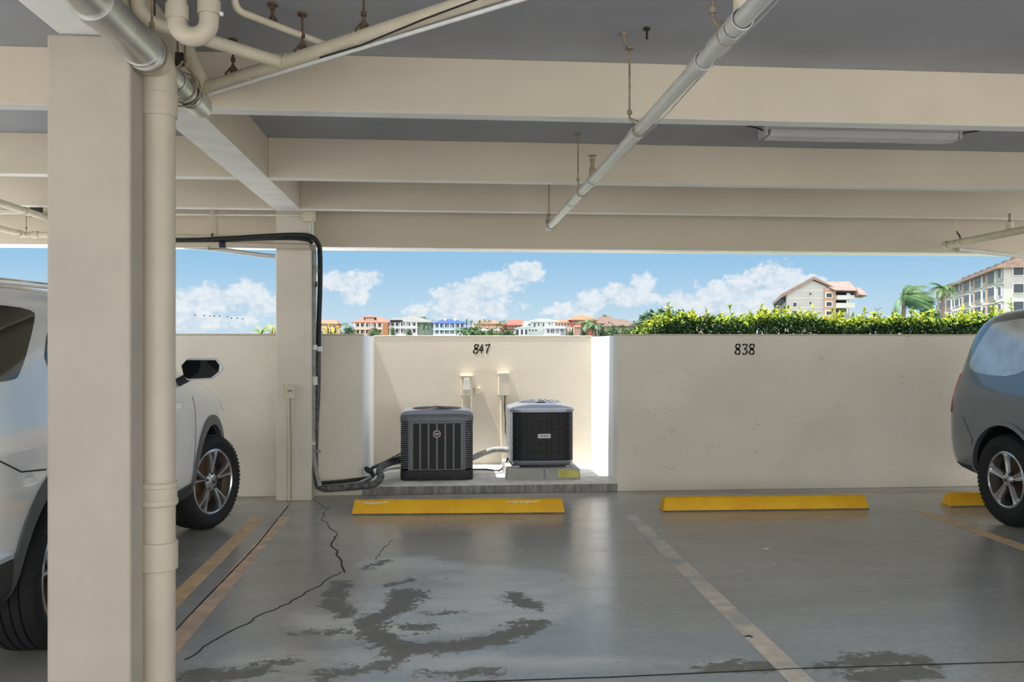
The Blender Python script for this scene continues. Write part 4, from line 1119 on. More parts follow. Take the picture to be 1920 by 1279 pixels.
for sg in (1, -1):
    g = 'glass_reflecting'
    cr.patch('quarter_window', [(-2.03, 1.22), (-1.97, 1.42), (-1.87, 1.62), (-1.81, 1.66), (-1.15, 1.70), (-1.12, 1.20)], g, sign=sg, rnd=2)
    cr.patch('side_window', [(-1.02, 1.20), (-1.04, 1.70), (-.14, 1.73), (-.10, 1.18)], 'glass_dark', sign=sg, rnd=2)
    cr.patch('side_window', [(.0, 1.18), (-.04, 1.73), (.42, 1.71), (.98, 1.20), (.95, 1.16)], 'glass_dark', sign=sg, rnd=2)
    cr.patch('arch_trim', arc(-1.38, .372, .480, -14, 190) + arc(-1.38, .372, .44, 190, -14), 'suv_grey', sign=sg, off=.012, th=.03, step=.03)
    cr.patch('arch_trim', arc(1.46, .372, .480, -14, 190) + arc(1.46, .372, .44, 190, -14), 'suv_grey', sign=sg, off=.012, th=.03, step=.03)
    tag(cr.patch('tail_light', [(-2.25, .88), (-2.25, 1.20), (-2.125, 1.21), (-2.16, .86)], 'tail_red', sign=sg, off=.010, step=.02), 'red tail light')
    cr.patch('rear_bumper', [(-2.25, .40), (-2.25, .86), (-1.93, .84), (-1.80, .66), (-1.865, .42)], 'suv_grey', sign=sg, off=.005, th=.03, step=.04)
    cr.patch('bumper_valance', [(-2.21, .33), (-2.21, .42), (-1.875, .42), (-1.855, .33)], 'cladding', sign=sg, off=.012, th=.02, step=.03)
    cr.patch('door_seam', [(-.99, .40), (-.98, 1.10), (-.973, 1.10), (-.983, .40)], 'seam_dark', sign=sg, off=.002, step=.05)
    cr.patch('door_seam', [(-.06, .40), (-.06, 1.10), (-.053, 1.10), (-.053, .40)], 'seam_dark', sign=sg, off=.002, step=.05)
    cr.patch('rocker_panel', [(-.80, .30), (-.80, .42), (.95, .42), (.95, .30)], 'cladding', sign=sg, off=.014, step=.05)
    for hy in (-.82, .12): cr.patch('door_handle', [(hy, .98), (hy, 1.02), (hy + .2, 1.02), (hy + .2, .98)], 'suv_grey', sign=sg, off=.035, th=.0, step=.04)
    cr.patch('headlight', [(2.0, .84), (2.0, .98), (2.28, .90), (2.34, .80)], 'lamp_clear', sign=sg, off=.01, step=.04)
    obj('wing_mirror', tb([(sg * .93, .78, 1.18), (sg * 1.02, .78, 1.22), (sg * 1.16, .76, 1.24)], [.03, .09, .075], 14), 'suv_grey', car)
    obj('roof_rail', tb(spline([(sg * .63, -1.0, 1.80), (sg * .635, -.9, 1.86), (sg * .63, -.3, 1.89), (sg * .62, .35, 1.835)], 6), .018, 10), 'cladding', car)
tag(cr.patch('rear_window', [(-.62, 1.14), (-.56, 1.62), (.56, 1.62), (.62, 1.14)], 'glass_dark', axis='y', sign=-1), 'dark tailgate glass')
cr.patch('windscreen', [(-.66, .86), (-.58, 1.22), (.58, 1.22), (.66, .86)], 'glass_dark', axis='z')
cr.patch('grille', [(-.45, .62), (-.40, .84), (.40, .84), (.45, .62)], 'cladding', axis='y', sign=1)

# ---------------------------------------------------------------- white car on the left (nose to the wall)
WY = 5.66; WXC = -2.785
car = thing('car', 'white sport utility car behind the near column, front wheel turned outwards', 'car', (WXC, WY, 0), 0, world=False)
AX = [(-1.27, .375), (1.45, .375)]
ST = [(-2.36, .46, .96, 1.02, .74, .68), (-2.345, .42, 1.02, 1.16, .86, .78), (-2.30, .38, 1.12, 1.48, .93, .78), (-2.20, .34, 1.16, 1.71, .955, .775), (-1.90, .31, 1.17, 1.77, .97, .765), (-1.3, .30, 1.16, 1.795, .975, .755),
      (-.3, .28, 1.13, 1.79, .975, .74), (.35, .28, 1.11, 1.76, .975, .73), (.75, .28, 1.10, 1.59, .975, .72), (1.10, .28, 1.10, 1.34, .97, .75), (1.28, .29, 1.09, 1.23, .968, .80), (1.75, .30, 1.05, 1.16, .955, .80), (2.06, .32, .97, 1.06, .92, .76), (2.24, .36, .82, .92, .83, .70), (2.33, .45, .70, .76, .68, .58)]
cr = Car(car, catmull(ST, 2), 'suv_white', AX, .375, .455, 1)
wheels(car, .985, AX, .375, .262, .245, 'ten', R(-20))
for sg in (1, -1):
    cr.patch('quarter_window', [(-2.14, 1.31), (-2.06, 1.56), (-1.98, 1.645), (-1.19, 1.65), (-1.25, 1.58), (-1.56, 1.33), (-1.66, 1.305)], 'glass_dark', sign=sg, rnd=2)
    cr.patch('side_window', [(-1.40, 1.26), (-1.02, 1.66), (-.22, 1.69), (-.20, 1.22)], 'glass_dark', sign=sg, rnd=2)
    cr.patch('side_window', [(-.10, 1.22), (-.12, 1.69), (.36, 1.66), (.92, 1.22)], 'glass_dark', sign=sg, rnd=2)
    for ay in (-1.27, 1.45):
        cr.patch('arch_cladding', arc(ay, .375, .53, -18, 198) + arc(ay, .375, .452, 198, -18), 'cladding_grey', sign=sg, off=.012, th=.03, step=.03)
    cr.patch('bumper_cladding', [(-2.33, .36), (-2.33, .56), (-1.81, .56), (-1.765, .42), (-1.76, .34)], 'cladding', sign=sg, off=.016, th=.03, step=.04)
    tag(cr.patch('bumper_trim', [(-2.33, .56), (-2.33, .58), (-1.815, .58), (-1.81, .56)], 'chrome', sign=sg, off=.020, th=.03, step=.04), 'bright trim strip')
    cr.patch('panel_seam', [(-2.25, 1.10), (-2.25, 1.107), (-1.95, 1.007), (-1.73, .918), (-1.50, .895), (-1.50, .888), (-1.73, .911), (-1.95, 1.0)], 'seam_dark', sign=sg, off=.002, step=.04)
    cr.patch('rocker_panel', [(-.84, .29), (-.84, .44), (.93, .44), (.93, .29)], 'cladding', sign=sg, off=.016, step=.05)
    cr.patch('lower_bumper', [(1.93, .33), (1.90, .50), (2.25, .52), (2.28, .38)], 'cladding', sign=sg, off=.010, step=.04)
    for yy in (-.95, -.14): cr.patch('door_seam', [(yy, .45), (yy, 1.16), (yy + .007, 1.16), (yy + .007, .45)], 'seam_dark', sign=sg, off=.002, step=.05)
    cr.patch('door_seam', [(.925, .55), (.99, 1.08), (.997, 1.08), (.932, .55)], 'seam_dark', sign=sg, off=.002, step=.05)
    for hy in (-.88, .55): cr.patch('door_handle', [(hy, 1.02), (hy, 1.055), (hy + .2, 1.055), (hy + .2, 1.02)], 'suv_white', sign=sg, off=.035, th=.0, step=.04)
    cr.patch('headlight', [(1.88, .93), (1.92, 1.03), (2.16, .96), (2.22, .86)], 'lamp_clear', sign=sg, off=.008, step=.04)
    cr.patch('tail_light', [(-2.34, 1.0), (-2.34, 1.12), (-2.2, 1.16), (-2.2, 1.02)], 'tail_red', sign=sg, off=.008, step=.03)
    # mirror: white cap, dark glass facing back
    mx = .955
    bm = B(); pr = [(0, 1.245), (.02, 1.205), (.20, 1.215), (.262, 1.265), (.272, 1.32), (.235, 1.375), (.02, 1.375), (-.02, 1.32)]
    prism(bm, pr, lambda q: Vector((sg * (mx + q[0]), .71, q[1])), lambda q: Vector((sg * (mx + q[0] * .92), .84, 1.29 + (q[1] - 1.29) * .62)))
    mr = obj('wing_mirror', bm, 'suv_white', car, smooth=30, bevel=.016, bseg=3)
    bm = B(); pr2 = [(.0, 1.25), (.03, 1.222), (.19, 1.230), (.242, 1.272), (.25, 1.32), (.222, 1.358), (.02, 1.358), (-.015, 1.32)]
    prism(bm, pr2, lambda q: Vector((sg * (mx + q[0]), .700, q[1])), lambda q: Vector((sg * (mx + q[0]), .715, q[1]))); o = obj('mirror_glass', bm, 'glass_dark', mr, smooth=0)
    obj('mirror_arm', tb([(sg * .88, .80, 1.19), (sg * .97, .78, 1.235)], .032, 10), 'cladding', mr)
    obj('roof_rail', tb(spline([(sg * .695, -2.05, 1.70), (sg * .70, -1.9, 1.755), (sg * .69, -.4, 1.785), (sg * .67, .2, 1.74)], 6), .017, 10), 'chrome', car)
cr.patch('rear_window', [(-.62, 1.20), (-.56, 1.58), (.56, 1.58), (.62, 1.20)], 'glass_dark', axis='y', sign=-1)
cr.patch('windscreen', [(-.66, .66), (-.58, 1.06), (.58, 1.06), (.66, .66)], 'glass_dark', axis='z')
cr.patch('grille', [(-.5, .62), (-.45, .86), (.45, .86), (.5, .62)], 'cladding', axis='y', sign=1)
# ================================================================== OUTSIDE THE WALL
def leaf(bm, p, d, n, L, w, fold=.25):
    """a folded pointed leaf from p along d, facing n"""
    d = d.normalized(); s = d.cross(n).normalized(); n = s.cross(d)
    a = bm.verts.new(p); m0 = bm.verts.new(p + d * L * .5 - n * L * .04); tip = bm.verts.new(p + d * L - n * L * .15)
    l = bm.verts.new(p + d * L * .45 + s * w / 2 + n * w * fold); r = bm.verts.new(p + d * L * .45 - s * w / 2 + n * w * fold)
    bm.faces.new((a, m0, l)); bm.faces.new((m0, tip, l)); bm.faces.new((a, r, m0)); bm.faces.new((m0, r, tip))
def rdir(rr, up=0.0):
    while True:
        v = Vector((rr.uniform(-1, 1), rr.uniform(-1, 1), rr.uniform(-1, 1)))
        if .05 < v.length < 1: break
    v.normalize(); v.z += up; return v.normalized()

# --- clipped hedge behind the right-hand wall
rr = random.Random(11)
HX0, HX1, HY0, HY1, HT = 2.15, 9.0, 8.95, 9.75, 1.74
t = thing('hedge', 'long clipped hedge with lime green new growth behind the right-hand wall', 'hedge', ((HX0 + HX1) / 2, 9.35, -.02))
bm = B()
for i in range(30):
    x = HX0 + .15 + (HX1 - HX0 - .3) * i / 29; y = 9.35 + rr.uniform(-.1, .1)
    tube(bm, [(x, y, -.02), (x + rr.uniform(-.05, .05), y, .6), (x + rr.uniform(-.15, .15), y + rr.uniform(-.1, .1), 1.5)], [.022, .018, .006], 6)
obj('stem', bm, 'twig', t)['kind'] = 'stuff'
def htop(x): return HT + .015 + .02 * math.sin(x * 2.3) + .02 * math.sin(x * 5.1 + 1) - .10 * max(0, (HX0 + .35 - x) / .35) ** 2
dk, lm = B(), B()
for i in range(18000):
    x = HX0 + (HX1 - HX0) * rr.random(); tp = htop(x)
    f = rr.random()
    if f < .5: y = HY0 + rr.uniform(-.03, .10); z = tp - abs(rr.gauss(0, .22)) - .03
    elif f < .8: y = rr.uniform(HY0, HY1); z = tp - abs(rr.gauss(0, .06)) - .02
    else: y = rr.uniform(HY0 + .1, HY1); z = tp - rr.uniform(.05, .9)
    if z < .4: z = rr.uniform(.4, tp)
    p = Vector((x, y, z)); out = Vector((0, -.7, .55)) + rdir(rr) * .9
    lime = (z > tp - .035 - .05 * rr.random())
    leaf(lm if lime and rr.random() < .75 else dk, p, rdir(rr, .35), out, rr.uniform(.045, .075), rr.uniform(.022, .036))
yl = B(); sp = B()
for i in range(300):
    x = rr.uniform(HX0 + .1, HX1); y = rr.uniform(HY0, HY1 - .1); z0 = htop(x) - .06
    big = rr.random() < .12
    h = rr.uniform(.04, .13) if not big else rr.uniform(.14, .22)
    lean = Vector((rr.uniform(-.3, .5), rr.uniform(-.2, .2), 1)).normalized()
    b = Vector((x, y, z0)); tip = b + lean * h
    tube(sp, [b, tip], [.004, .002], 4)
    n = int(5 + h * 40)
    for k in range(n):
        p = b.lerp(tip, (k + .5) / n); d = rdir(rr); d.z = abs(d.z) * .6 + .25
        leaf(yl if rr.random() < .55 else lm, p, d, Vector((0, -.4, .9)) + rdir(rr) * .6, rr.uniform(.045, .08), rr.uniform(.024, .038))
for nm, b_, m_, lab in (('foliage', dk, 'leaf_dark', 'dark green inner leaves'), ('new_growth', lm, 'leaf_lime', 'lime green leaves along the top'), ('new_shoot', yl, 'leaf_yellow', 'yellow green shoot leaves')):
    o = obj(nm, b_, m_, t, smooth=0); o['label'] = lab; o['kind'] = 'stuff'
obj('shoot_stem', sp, 'leaf_lime', t, smooth=0)['kind'] = 'stuff'

# --- sprigs peeping over the left-hand wall
def sprig(px, py, w, h, label, Y=9.0, seed=1, dark=False):
    rr = random.Random(seed); p = at(px, py, Y)
    t = thing('shrub', label, 'shrub', (p.x, Y, -.02))
    st = B(); lf = B()
    for k in range(5):
        top = Vector((p.x + rr.uniform(-w, w) * .6, Y + rr.uniform(-.06, .06), p.z + rr.uniform(-.3, .9) * h))
        pts = spline([(p.x + rr.uniform(-.03, .03), Y, -.02), (p.x, Y, .8), top], 6); tube(st, pts, [.010] * (len(pts) - 1) + [.003], 5)
        for q in range(16):
            s = top.lerp(pts[-5], q / 15); d = rdir(rr); d.z = abs(d.z) * .5 + .25; d.x *= 1.4
            leaf(lf, s, d, Vector((0, -.4, .9)) + rdir(rr) * .5, rr.uniform(.07, .13), rr.uniform(.020, .032))
    obj('stem', st, 'twig', t); o = obj('leaves', lf, 'leaf_yellow' if not dark else 'leaf_lime', t, smooth=0)
sprig(622, 622, .10, .10, 'yellow green sprig showing over the wall just right of the far column', 9.0, 21)
sprig(487, 627, .05, .04, 'small green sprig showing over the wall left of the far column', 9.0, 22, True)
sprig(511, 624, .025, .06, 'sprig half hidden by the left edge of the far column', 9.0, 23)

# --- far shore: trees and palms
def tree(px0, px1, ytop, Y, label, m='leaf_far', seed=0, name='tree', n=520, group=None, ybase=650):
    rr = random.Random(seed * 7 + 3)
    a = at(px0, ytop, Y); b = at(px1, ytop, Y); cx = (a.x + b.x) / 2; w = (b.x - a.x) / 2; H_ = a.z
    t = thing(name, label, 'tree', (cx, Y, -.05), 0, group)
    bm = B(); tube(bm, [(cx, Y, -.05), (cx + .1, Y, H_ * .3), (cx - .1, Y, H_ * .75)], [H_ * .035, H_ * .03, H_ * .012], 6); obj('trunk', bm, 'bark', t)
    bm = B(); L = min(max(w * .36, .5), H_ * .24)
    lob = [(cx + rr.uniform(-.6, .6) * w, Y + rr.uniform(-.4, .4) * w, H_ * rr.uniform(.45, .76), rr.uniform(.42, .62)) for _ in range(7)]
    for k in range(n):
        lx, ly, lz, lr = rr.choice(lob); d = rdir(rr)
        p = Vector((lx + d.x * w * lr, ly + d.y * w * lr, lz + d.z * H_ * lr * .5))
        p.x = max(a.x, min(b.x, p.x)); p.z = max(H_ * .06, min(H_, p.z))
        leaf(bm, p, rdir(rr, .2), d + Vector((0, 0, .5)), L * rr.uniform(.7, 1.3), L * rr.uniform(.45, .7))
    obj('foliage', bm, m, t, smooth=0)
    return t
def frond(bm, o, d, L, droop, w, n=9, wind=Vector((0, 0, 0))):
    pts = []; p = Vector(o); v = d.normalized()
    for i in range(n + 1):
        pts.append(p.copy()); v = (v + Vector((0, 0, -droop)) + wind).normalized(); p = p + v * (L / n)
    s0 = d.cross(Vector((0, 0, 1)))
    s0 = s0.normalized() if s0.length > .05 else Vector((1, 0, 0))
    for i in range(n):
        a, b = pts[i], pts[i + 1]; tt = (b - a).normalized(); s = s0
        for sg in (-1, 1):
            for k in (0, .33, .67):
                q = a.lerp(b, k); ww = w * math.sin(PI * min(1, (i + k + 1.2) / (n + 1.2)) ** .8)
                e = q + s * sg * ww + tt * ww * .6 + Vector((0, 0, -ww * .45)) + wind * ww * 1.2
                v4 = [bm.verts.new(c) for c in (q, q + tt * L / n * .34, e)]
                bm.faces.new(v4)
    return pts
def palm(px, ytop, Y, R_, label, nf=12, m='palm_leaf', seed=0, wind=None, parts=False, lean=0.0, group=None, ctr=.25, droop=.17, fw=.20):
    """palm whose crown top is at pixel (px, ytop); R_ is the frond length"""
    rr = random.Random(seed * 13 + 5); a = at(px, ytop, Y); c = Vector((a.x, Y, a.z - R_ * ctr))
    t = thing('palm_tree', label, 'palm tree', (c.x + lean, Y, -.05), 0, group)
    tube_pts = spline([(c.x + lean, Y, -.05), (c.x + lean * .7, Y, c.z * .5), (c.x, Y, c.z)], 5)
    bm = B(); tube(bm, tube_pts, [R_ * (.085 - .03 * i / len(tube_pts)) for i in range(len(tube_pts))], 8); obj('trunk', bm, 'bark', t)
    bm = B(); wv = wind or Vector((0, 0, 0))
    for k in range(nf):
        az_ = 2 * PI * k / nf + rr.uniform(-.2, .2); el_ = rr.uniform(-.25, 1.1)
        d = Vector((math.cos(az_) * math.cos(el_), math.sin(az_) * math.cos(el_), math.sin(el_)))
        if wind: d = (d + wind * 2.2).normalized()
        frond(bm, c, d, R_ * rr.uniform(.85, 1.1), droop, R_ * fw, wind=wv)
        if parts: obj('frond', bm, m, t, smooth=0); bm = B()
    if parts: bm.free()
    else: obj('fronds', bm, m, t, smooth=0)
    return t

tree(638, 664, 612, 285, 'dark shrubby tree between the first two houses', 'leaf_far_dark', 1)
palm(648, 603, 284, 2.6, 'short palm rising beside the pink house at the left', 9, 'palm_leaf_dark', 2)
tree(690, 716, 615, 283, 'olive shrub in front of the terracotta house', 'leaf_far', 3)
tree(734, 744, 614, 283, 'small bush at the left corner of the grey green house', 'leaf_far', 4)
tree(758, 776, 616, 283, 'low bush in front of the grey green house', 'leaf_far_dark', 5)
palm(797, 606, 282, 2.8, 'palm standing in front of the grey wing', 9, 'palm_leaf_dark', 6)
palm(789, 592, 310, 2.0, 'left of two tall palms above the grey roof', 10, 'palm_leaf_dark', 7, ctr=.5)
palm(795, 591, 311, 2.0, 'right of two tall palms above the grey roof', 10, 'palm_leaf_dark', 8, ctr=.5)
palm(802, 599, 309, 1.9, 'lower palm left of the blue house', 10, 'palm_leaf_dark', 9, ctr=.5)
palm(809, 598, 308, 1.9, 'palm touching the left corner of the blue roof', 10, 'palm_leaf_dark', 39, ctr=.5)
palm(856, 614, 281, 2.2, 'little palm in front of the blue house', 8, 'palm_leaf_dark', 10)
palm(874, 598, 309, 2.0, 'palm at the right corner of the blue roof', 10, 'palm_leaf_dark', 11, ctr=.5)
palm(884, 599, 310, 1.7, 'small palm right of the blue house', 9, 'palm_leaf_dark', 12, ctr=.5)
tree(866, 912, 612, 284, 'wide round bush right of the blue house', 'leaf_far', 13, n=420)
tree(908, 940, 618, 283, 'low grey green bush below the pale tan house', 'leaf_far', 14)
tree(938, 968, 616, 282, 'low bush left of the white modern house', 'leaf_far_dark', 15)
for k, (px, py) in enumerate(((899, 598), (909, 597), (917, 598), (931, 602), (938, 600), (945, 598))):
    palm(px, py, 312, 1.8, '%s palm from the left in the row before the pale tan house' % ('first', 'second', 'third', 'fourth', 'fifth', 'sixth')[k], 9, 'palm_leaf_dark', 40 + k, ctr=.5, group='palms on the far shore')
palm(896, 606, 290, 2.6, 'bigger palm behind the wide round bush', 9, 'palm_leaf', 17)
tree(1060, 1076, 618, 283, 'small dark bush below the orange tower house', 'leaf_far_dark', 18)
palm(1101, 599, 281, 4.6, 'large green palm in front of the orange tower house', 14, 'palm_leaf', 19)
palm(1115, 603, 280, 4.2, 'palm right of the large green palm by the tower house', 12, 'palm_leaf', 20)
tree(1085, 1100, 606, 284, 'tall dark tree against the orange tower house', 'leaf_far_dark', 21)
tree(1136, 1166, 604, 279, 'bushy olive tree in front of the brown roofed house', 'leaf_far', 22, n=380)
tree(1160, 1186, 612, 278, 'smaller olive tree right below the brown roof', 'leaf_far', 23)
tree(1120, 1140, 622, 280, 'low bush left of the brown roofed house', 'leaf_far_dark', 24)
tree(1184, 1204, 598, 282, 'dark tree at the right end of the far houses', 'leaf_far_dark', 25)
tree(1195, 1270, 580, 210, 'broad dark tree behind the left end of the hedge', 'leaf_far_dark', 26, n=700)
tree(1262, 1310, 584, 214, 'lower dark tree behind the hedge', 'leaf_far_dark', 27, n=420)
tree(1395, 1420, 583, 220, 'small round dark tree left of the white block', 'leaf_far_dark', 28)
tree(1612, 1630, 588, 180, 'small dark tree at the right of the white block', 'leaf_far_dark', 29)
palm(1696, 531, 60, 2.35, 'big palm with fronds blown to the right by wind', 46, 'palm_leaf', 30, wind=Vector((.24, .02, .02)), parts=True, lean=-.2, ctr=.42, droop=.19, fw=.30)
tree(1722, 1758, 556, 75, 'grey green bush beside the wind blown palm', 'leaf_far', 31, n=700)
palm(1768, 527, 100, 2.4, 'upright palm in front of the apartment block', 16, 'palm_leaf', 32, parts=True, ctr=.35)

# --- houses across the water
class House:
    def __init__(s, label, Y, x0, x1, depth, name='house', cat='house'):
        s.Y = Y; a = at(x0, 646, Y); b = at(x1, 646, Y); s.x0, s.x1, s.d = a.x, b.x, depth
        s.t = thing(name, label, cat, ((a.x + b.x) / 2, Y + depth / 2, -.05))
    def X(s, px): return at(px, 646, s.Y).x
    def Z(s, py): return at(VX, py, s.Y).z
    def wall(s, m, px0, px1, ytop, dy=0.0, depth=None, zb=-.05, name='wall'):
        return obj(name, bx(s.X(px0), s.X(px1), s.Y + dy, s.Y + dy + (depth or s.d), zb, s.Z(ytop)), m, s.t, smooth=0)
    def hip(s, m, px0, px1, yeave, ypeak, dy=0.0, depth=None, over=.8, ridge=.3, name='roof'):
        x0, x1 = s.X(px0) - over, s.X(px1) + over; y0, y1 = s.Y + dy - over, s.Y + dy + (depth or s.d) + over
        z0, z1 = s.Z(yeave), s.Z(ypeak); cx, cy = (x0 + x1) / 2, (y0 + y1) / 2; rl = (x1 - x0) * ridge / 2
        bm = B(); e = .25
        lo = [bm.verts.new(p) for p in ((x0, y0, z0 - e), (x1, y0, z0 - e), (x1, y1, z0 - e), (x0, y1, z0 - e))]
        up = [bm.verts.new(p) for p in ((x0, y0, z0), (x1, y0, z0), (x1, y1, z0), (x0, y1, z0))]
        a, b = bm.verts.new((cx - rl, cy, z1)), bm.verts.new((cx + rl, cy, z1))
        bm.faces.new(lo[::-1])
        for i in range(4): bm.faces.new((lo[i], lo[(i + 1) % 4], up[(i + 1) % 4], up[i]))
        bm.faces.new((up[0], up[1], b, a)); bm.faces.new((up[1], up[2], b)); bm.faces.new((up[2], up[3], a, b)); bm.faces.new((up[3], up[0], a))
        return obj(name, bm, m, s.t, smooth=0)
    def wins(s, px0, px1, n, y0, y1, frac=.6, m='glass_far', dy=0.0, frame='wall_white', name='window'):
        step = (px1 - px0) / n
        for i in range(n):
            c = px0 + step * (i + .5); w = step * frac / 2
            f = obj(name, bx(s.X(c - w), s.X(c + w), s.Y + dy - .10, s.Y + dy + .05, s.Z(y1), s.Z(y0)), frame, s.t, smooth=0)
            e = (s.X(c + w) - s.X(c - w)) * .12
            o = obj('pane', bx(s.X(c - w) + e, s.X(c + w) - e, s.Y + dy - .13, s.Y + dy - .05, s.Z(y1) + e, s.Z(y0) - e), m, s.t, smooth=0)
            o.parent = f
    def posts(s, px0, px1, n, y0, y1, m, dy=-1.2, w=.18):
        for i in range(n):
            x = s.X(px0 + (px1 - px0) * i / (n - 1)); obj('post', bx(x - w, x + w, s.Y + dy, s.Y + dy + .35, s.Z(y1), s.Z(y0)), m, s.t, smooth=0)
    def slab(s, px0, px1, y, m, dy=-1.4, depth=1.6, th=.5, name='balcony'):
        z = s.Z(y); return obj(name, bx(s.X(px0), s.X(px1), s.Y + dy, s.Y + dy + depth, z - th, z), m, s.t, smooth=0)

h = House('pink house with an orange tiled roof at the left end of the far shore', 300, 586, 634, 12)
h.wall(H['pink'], 586, 632, 608); h.hip(H['salmon'], 586, 630, 607, 599.5, ridge=.7); h.wins(600, 630, 4, 611, 615, .55); h.wall(H['rose'], 606, 638, 618, dy=-2, depth=2); h.wins(602, 634, 5, 621, 627, .5, dy=-2)
h = House('three storey terracotta roofed house with arched verandas and cupola', 300, 665, 728, 13)
h.wall(H['peach'], 665, 718, 605); h.wall(H['orange'], 718, 728, 604.5, dy=-1.5)
h.hip(H['terracotta'], 664, 728, 604.5, 593.5, ridge=.45); h.wall(H['peach'], 684, 700, 594, dy=2, depth=5, name='cupola'); h.hip(H['terracotta'], 683, 701, 594.5, 591, dy=2, depth=5, over=.5, name='cupola_roof'); h.wins(685, 699, 2, 595, 598, .6, dy=2)
h.wins(667, 716, 6, 606.5, 613.5, .72); h.slab(664, 718, 614.5, H['peach']); h.posts(665, 717, 6, 606, 614, H['offwhite']); h.wins(667, 716, 6, 617.5, 626, .66); h.posts(665, 717, 6, 616, 632, H['peach']); h.slab(664, 718, 617, H['peach'], th=.3, name='balustrade')
h = House('grey green house with a wide grey roof and white window rows', 302, 730, 812, 13)
h.wall(H['offwhite'], 730, 782, 604); h.wall(H['greygreen'], 782, 812, 604, dy=1.0); h.hip(H['ashgrey'], 731, 812, 604, 591.5, ridge=.15)
h.hip(H['ashgrey'], 735, 750, 600, 596, dy=-1, depth=5, name='dormer_roof')
h.wins(732, 781, 6, 606, 611.5, .7); h.slab(729, 783, 613.5, H['white']); h.slab(729, 783, 612.3, H['white'], th=.3, name='balustrade'); h.wins(732, 781, 6, 617, 624, .7); h.slab(729, 783, 626.5, H['white']); h.posts(731, 781, 6, 605, 632, H['white']); h.wins(786, 808, 2, 607, 612, .3, dy=1.0)
h = House('bright blue house with cobalt hip roof and pale blue balconies', 300, 813, 873, 12)
h.wall(H['sky'], 814, 872, 606); h.hip(H['cobalt'], 813, 873, 606, 598, ridge=.35)
for a0, a1 in ((832, 837), (851, 856)):
    h.wall(H['white'], a0, a1, 596.5, dy=3, depth=2, zb=h.Z(601), name='chimney')
h.wins(816, 870, 7, 608, 614, .62); h.slab(812, 874, 616.5, H['white']); h.posts(814, 872, 7, 607, 633, H['white'], w=.14); h.wins(816, 870, 7, 619, 624, .62); h.slab(812, 874, 626.5, H['white']); h.slab(812, 874, 615, H['sky'], th=.25, name='balustrade'); h.wins(816, 870, 7, 628.5, 633, .62)
h = House('pale tan house standing behind the row of palms', 325, 888, 950, 12)
h.wall(H['tan'], 888, 948, 607); h.hip(H['salmon'], 892, 944, 607, 600, ridge=.4); h.wall(H['rose'], 905, 945, 612, dy=-2, depth=2); h.wins(908, 943, 4, 614, 619, .5, dy=-2)
h.hip(H['whiteroof'], 900, 912, 620, 617, dy=-8, depth=4, over=.3, name='porch_roof'); h.hip(H['whiteroof'], 924, 934, 620, 617, dy=-8, depth=4, over=.3, name='porch_roof')
h = House('red roofed house partly behind the white modern house', 312, 948, 990, 12)
h.wall(H['red'], 950, 990, 609); h.hip(H['redroof'], 950, 990, 609, 598.5, ridge=.5); h.wins(952, 982, 5, 610.5, 615, .6); h.slab(945, 985, 619, H['rose']); h.wall(H['rose'], 946, 985, 620, dy=-2, depth=2)
h = House('white flat fronted modern house with a low annexe', 298, 964, 1042, 12)
h.wall(H['mint'], 986, 1042, 602); h.hip(H['whiteroof'], 998, 1044, 602, 596.5, ridge=.35)
h.wins(989, 996, 1, 606, 610.5, .8); h.wins(1000, 1005, 1, 605, 613, .8); h.wins(1008, 1012, 1, 605, 611, .8); h.wins(1017, 1021, 1, 605, 612, .8); h.wins(1028, 1032, 1, 605, 609, .8); h.wins(990, 1008, 3, 617, 621, .85)
h.wall(H['white'], 964, 989, 615, dy=-3, depth=4, name='annexe'); h.wins(965, 989, 3, 617, 628, .68, dy=-3)
bm = B(); z0, z1 = h.Z(615.2), h.Z(609); prism(bm, [(h.X(963), z0), (h.X(990), z0), (h.X(989), z1)], lambda q: Vector((q[0], h.Y - 3.3, q[1])), lambda q: Vector((q[0], h.Y + 1, q[1]))); obj('annexe_roof', bm, H['whiteroof'], h.t, smooth=0)
h = House('white house with terraces left of the orange tower house', 296, 1020, 1072, 12)
h.wall(H['white'], 1022, 1058, 612, dy=-2); h.wall(H['tan'], 1038, 1072, 604); h.hip(H['salmon'], 1044, 1070, 604, 598, ridge=.4); h.slab(1018, 1058, 613.5, H['white'], dy=-4, depth=3); h.posts(1020, 1056, 5, 613, 632, H['white'], dy=-3.6); h.wins(1024, 1040, 3, 618, 624, .5, dy=-2); h.wins(1048, 1054, 1, 618, 621, .7, dy=-2); h.wins(1040, 1068, 5, 606, 611, .6); h.slab(1018, 1046, 626, H['white'], dy=-4, depth=3)
h = House('orange house with a pyramid roofed tower and arched loggia', 295, 1058, 1120, 13)
h.wall(H['red'], 1072, 1116, 599); h.hip(H['orangeroof'], 1072, 1118, 599, 588, ridge=.05); h.wins(1074, 1092, 3, 601, 606, .6); h.wall(H['pink'], 1058, 1092, 613, dy=-2, depth=3); h.hip(H['terracotta'], 1074, 1092, 613, 608.5, dy=-2, depth=3, over=.4, name='loggia_roof'); h.wins(1058, 1074, 4, 615, 626, .6, dy=-2, m='glass_far'); h.posts(1058, 1074, 4, 614, 632, H['peach'], dy=-2.6, w=.2); h.wins(1096, 1114, 3, 603, 610, .5)
h = House('white house with two brown hip roofs at the right end of the far shore', 300, 1116, 1196, 14)
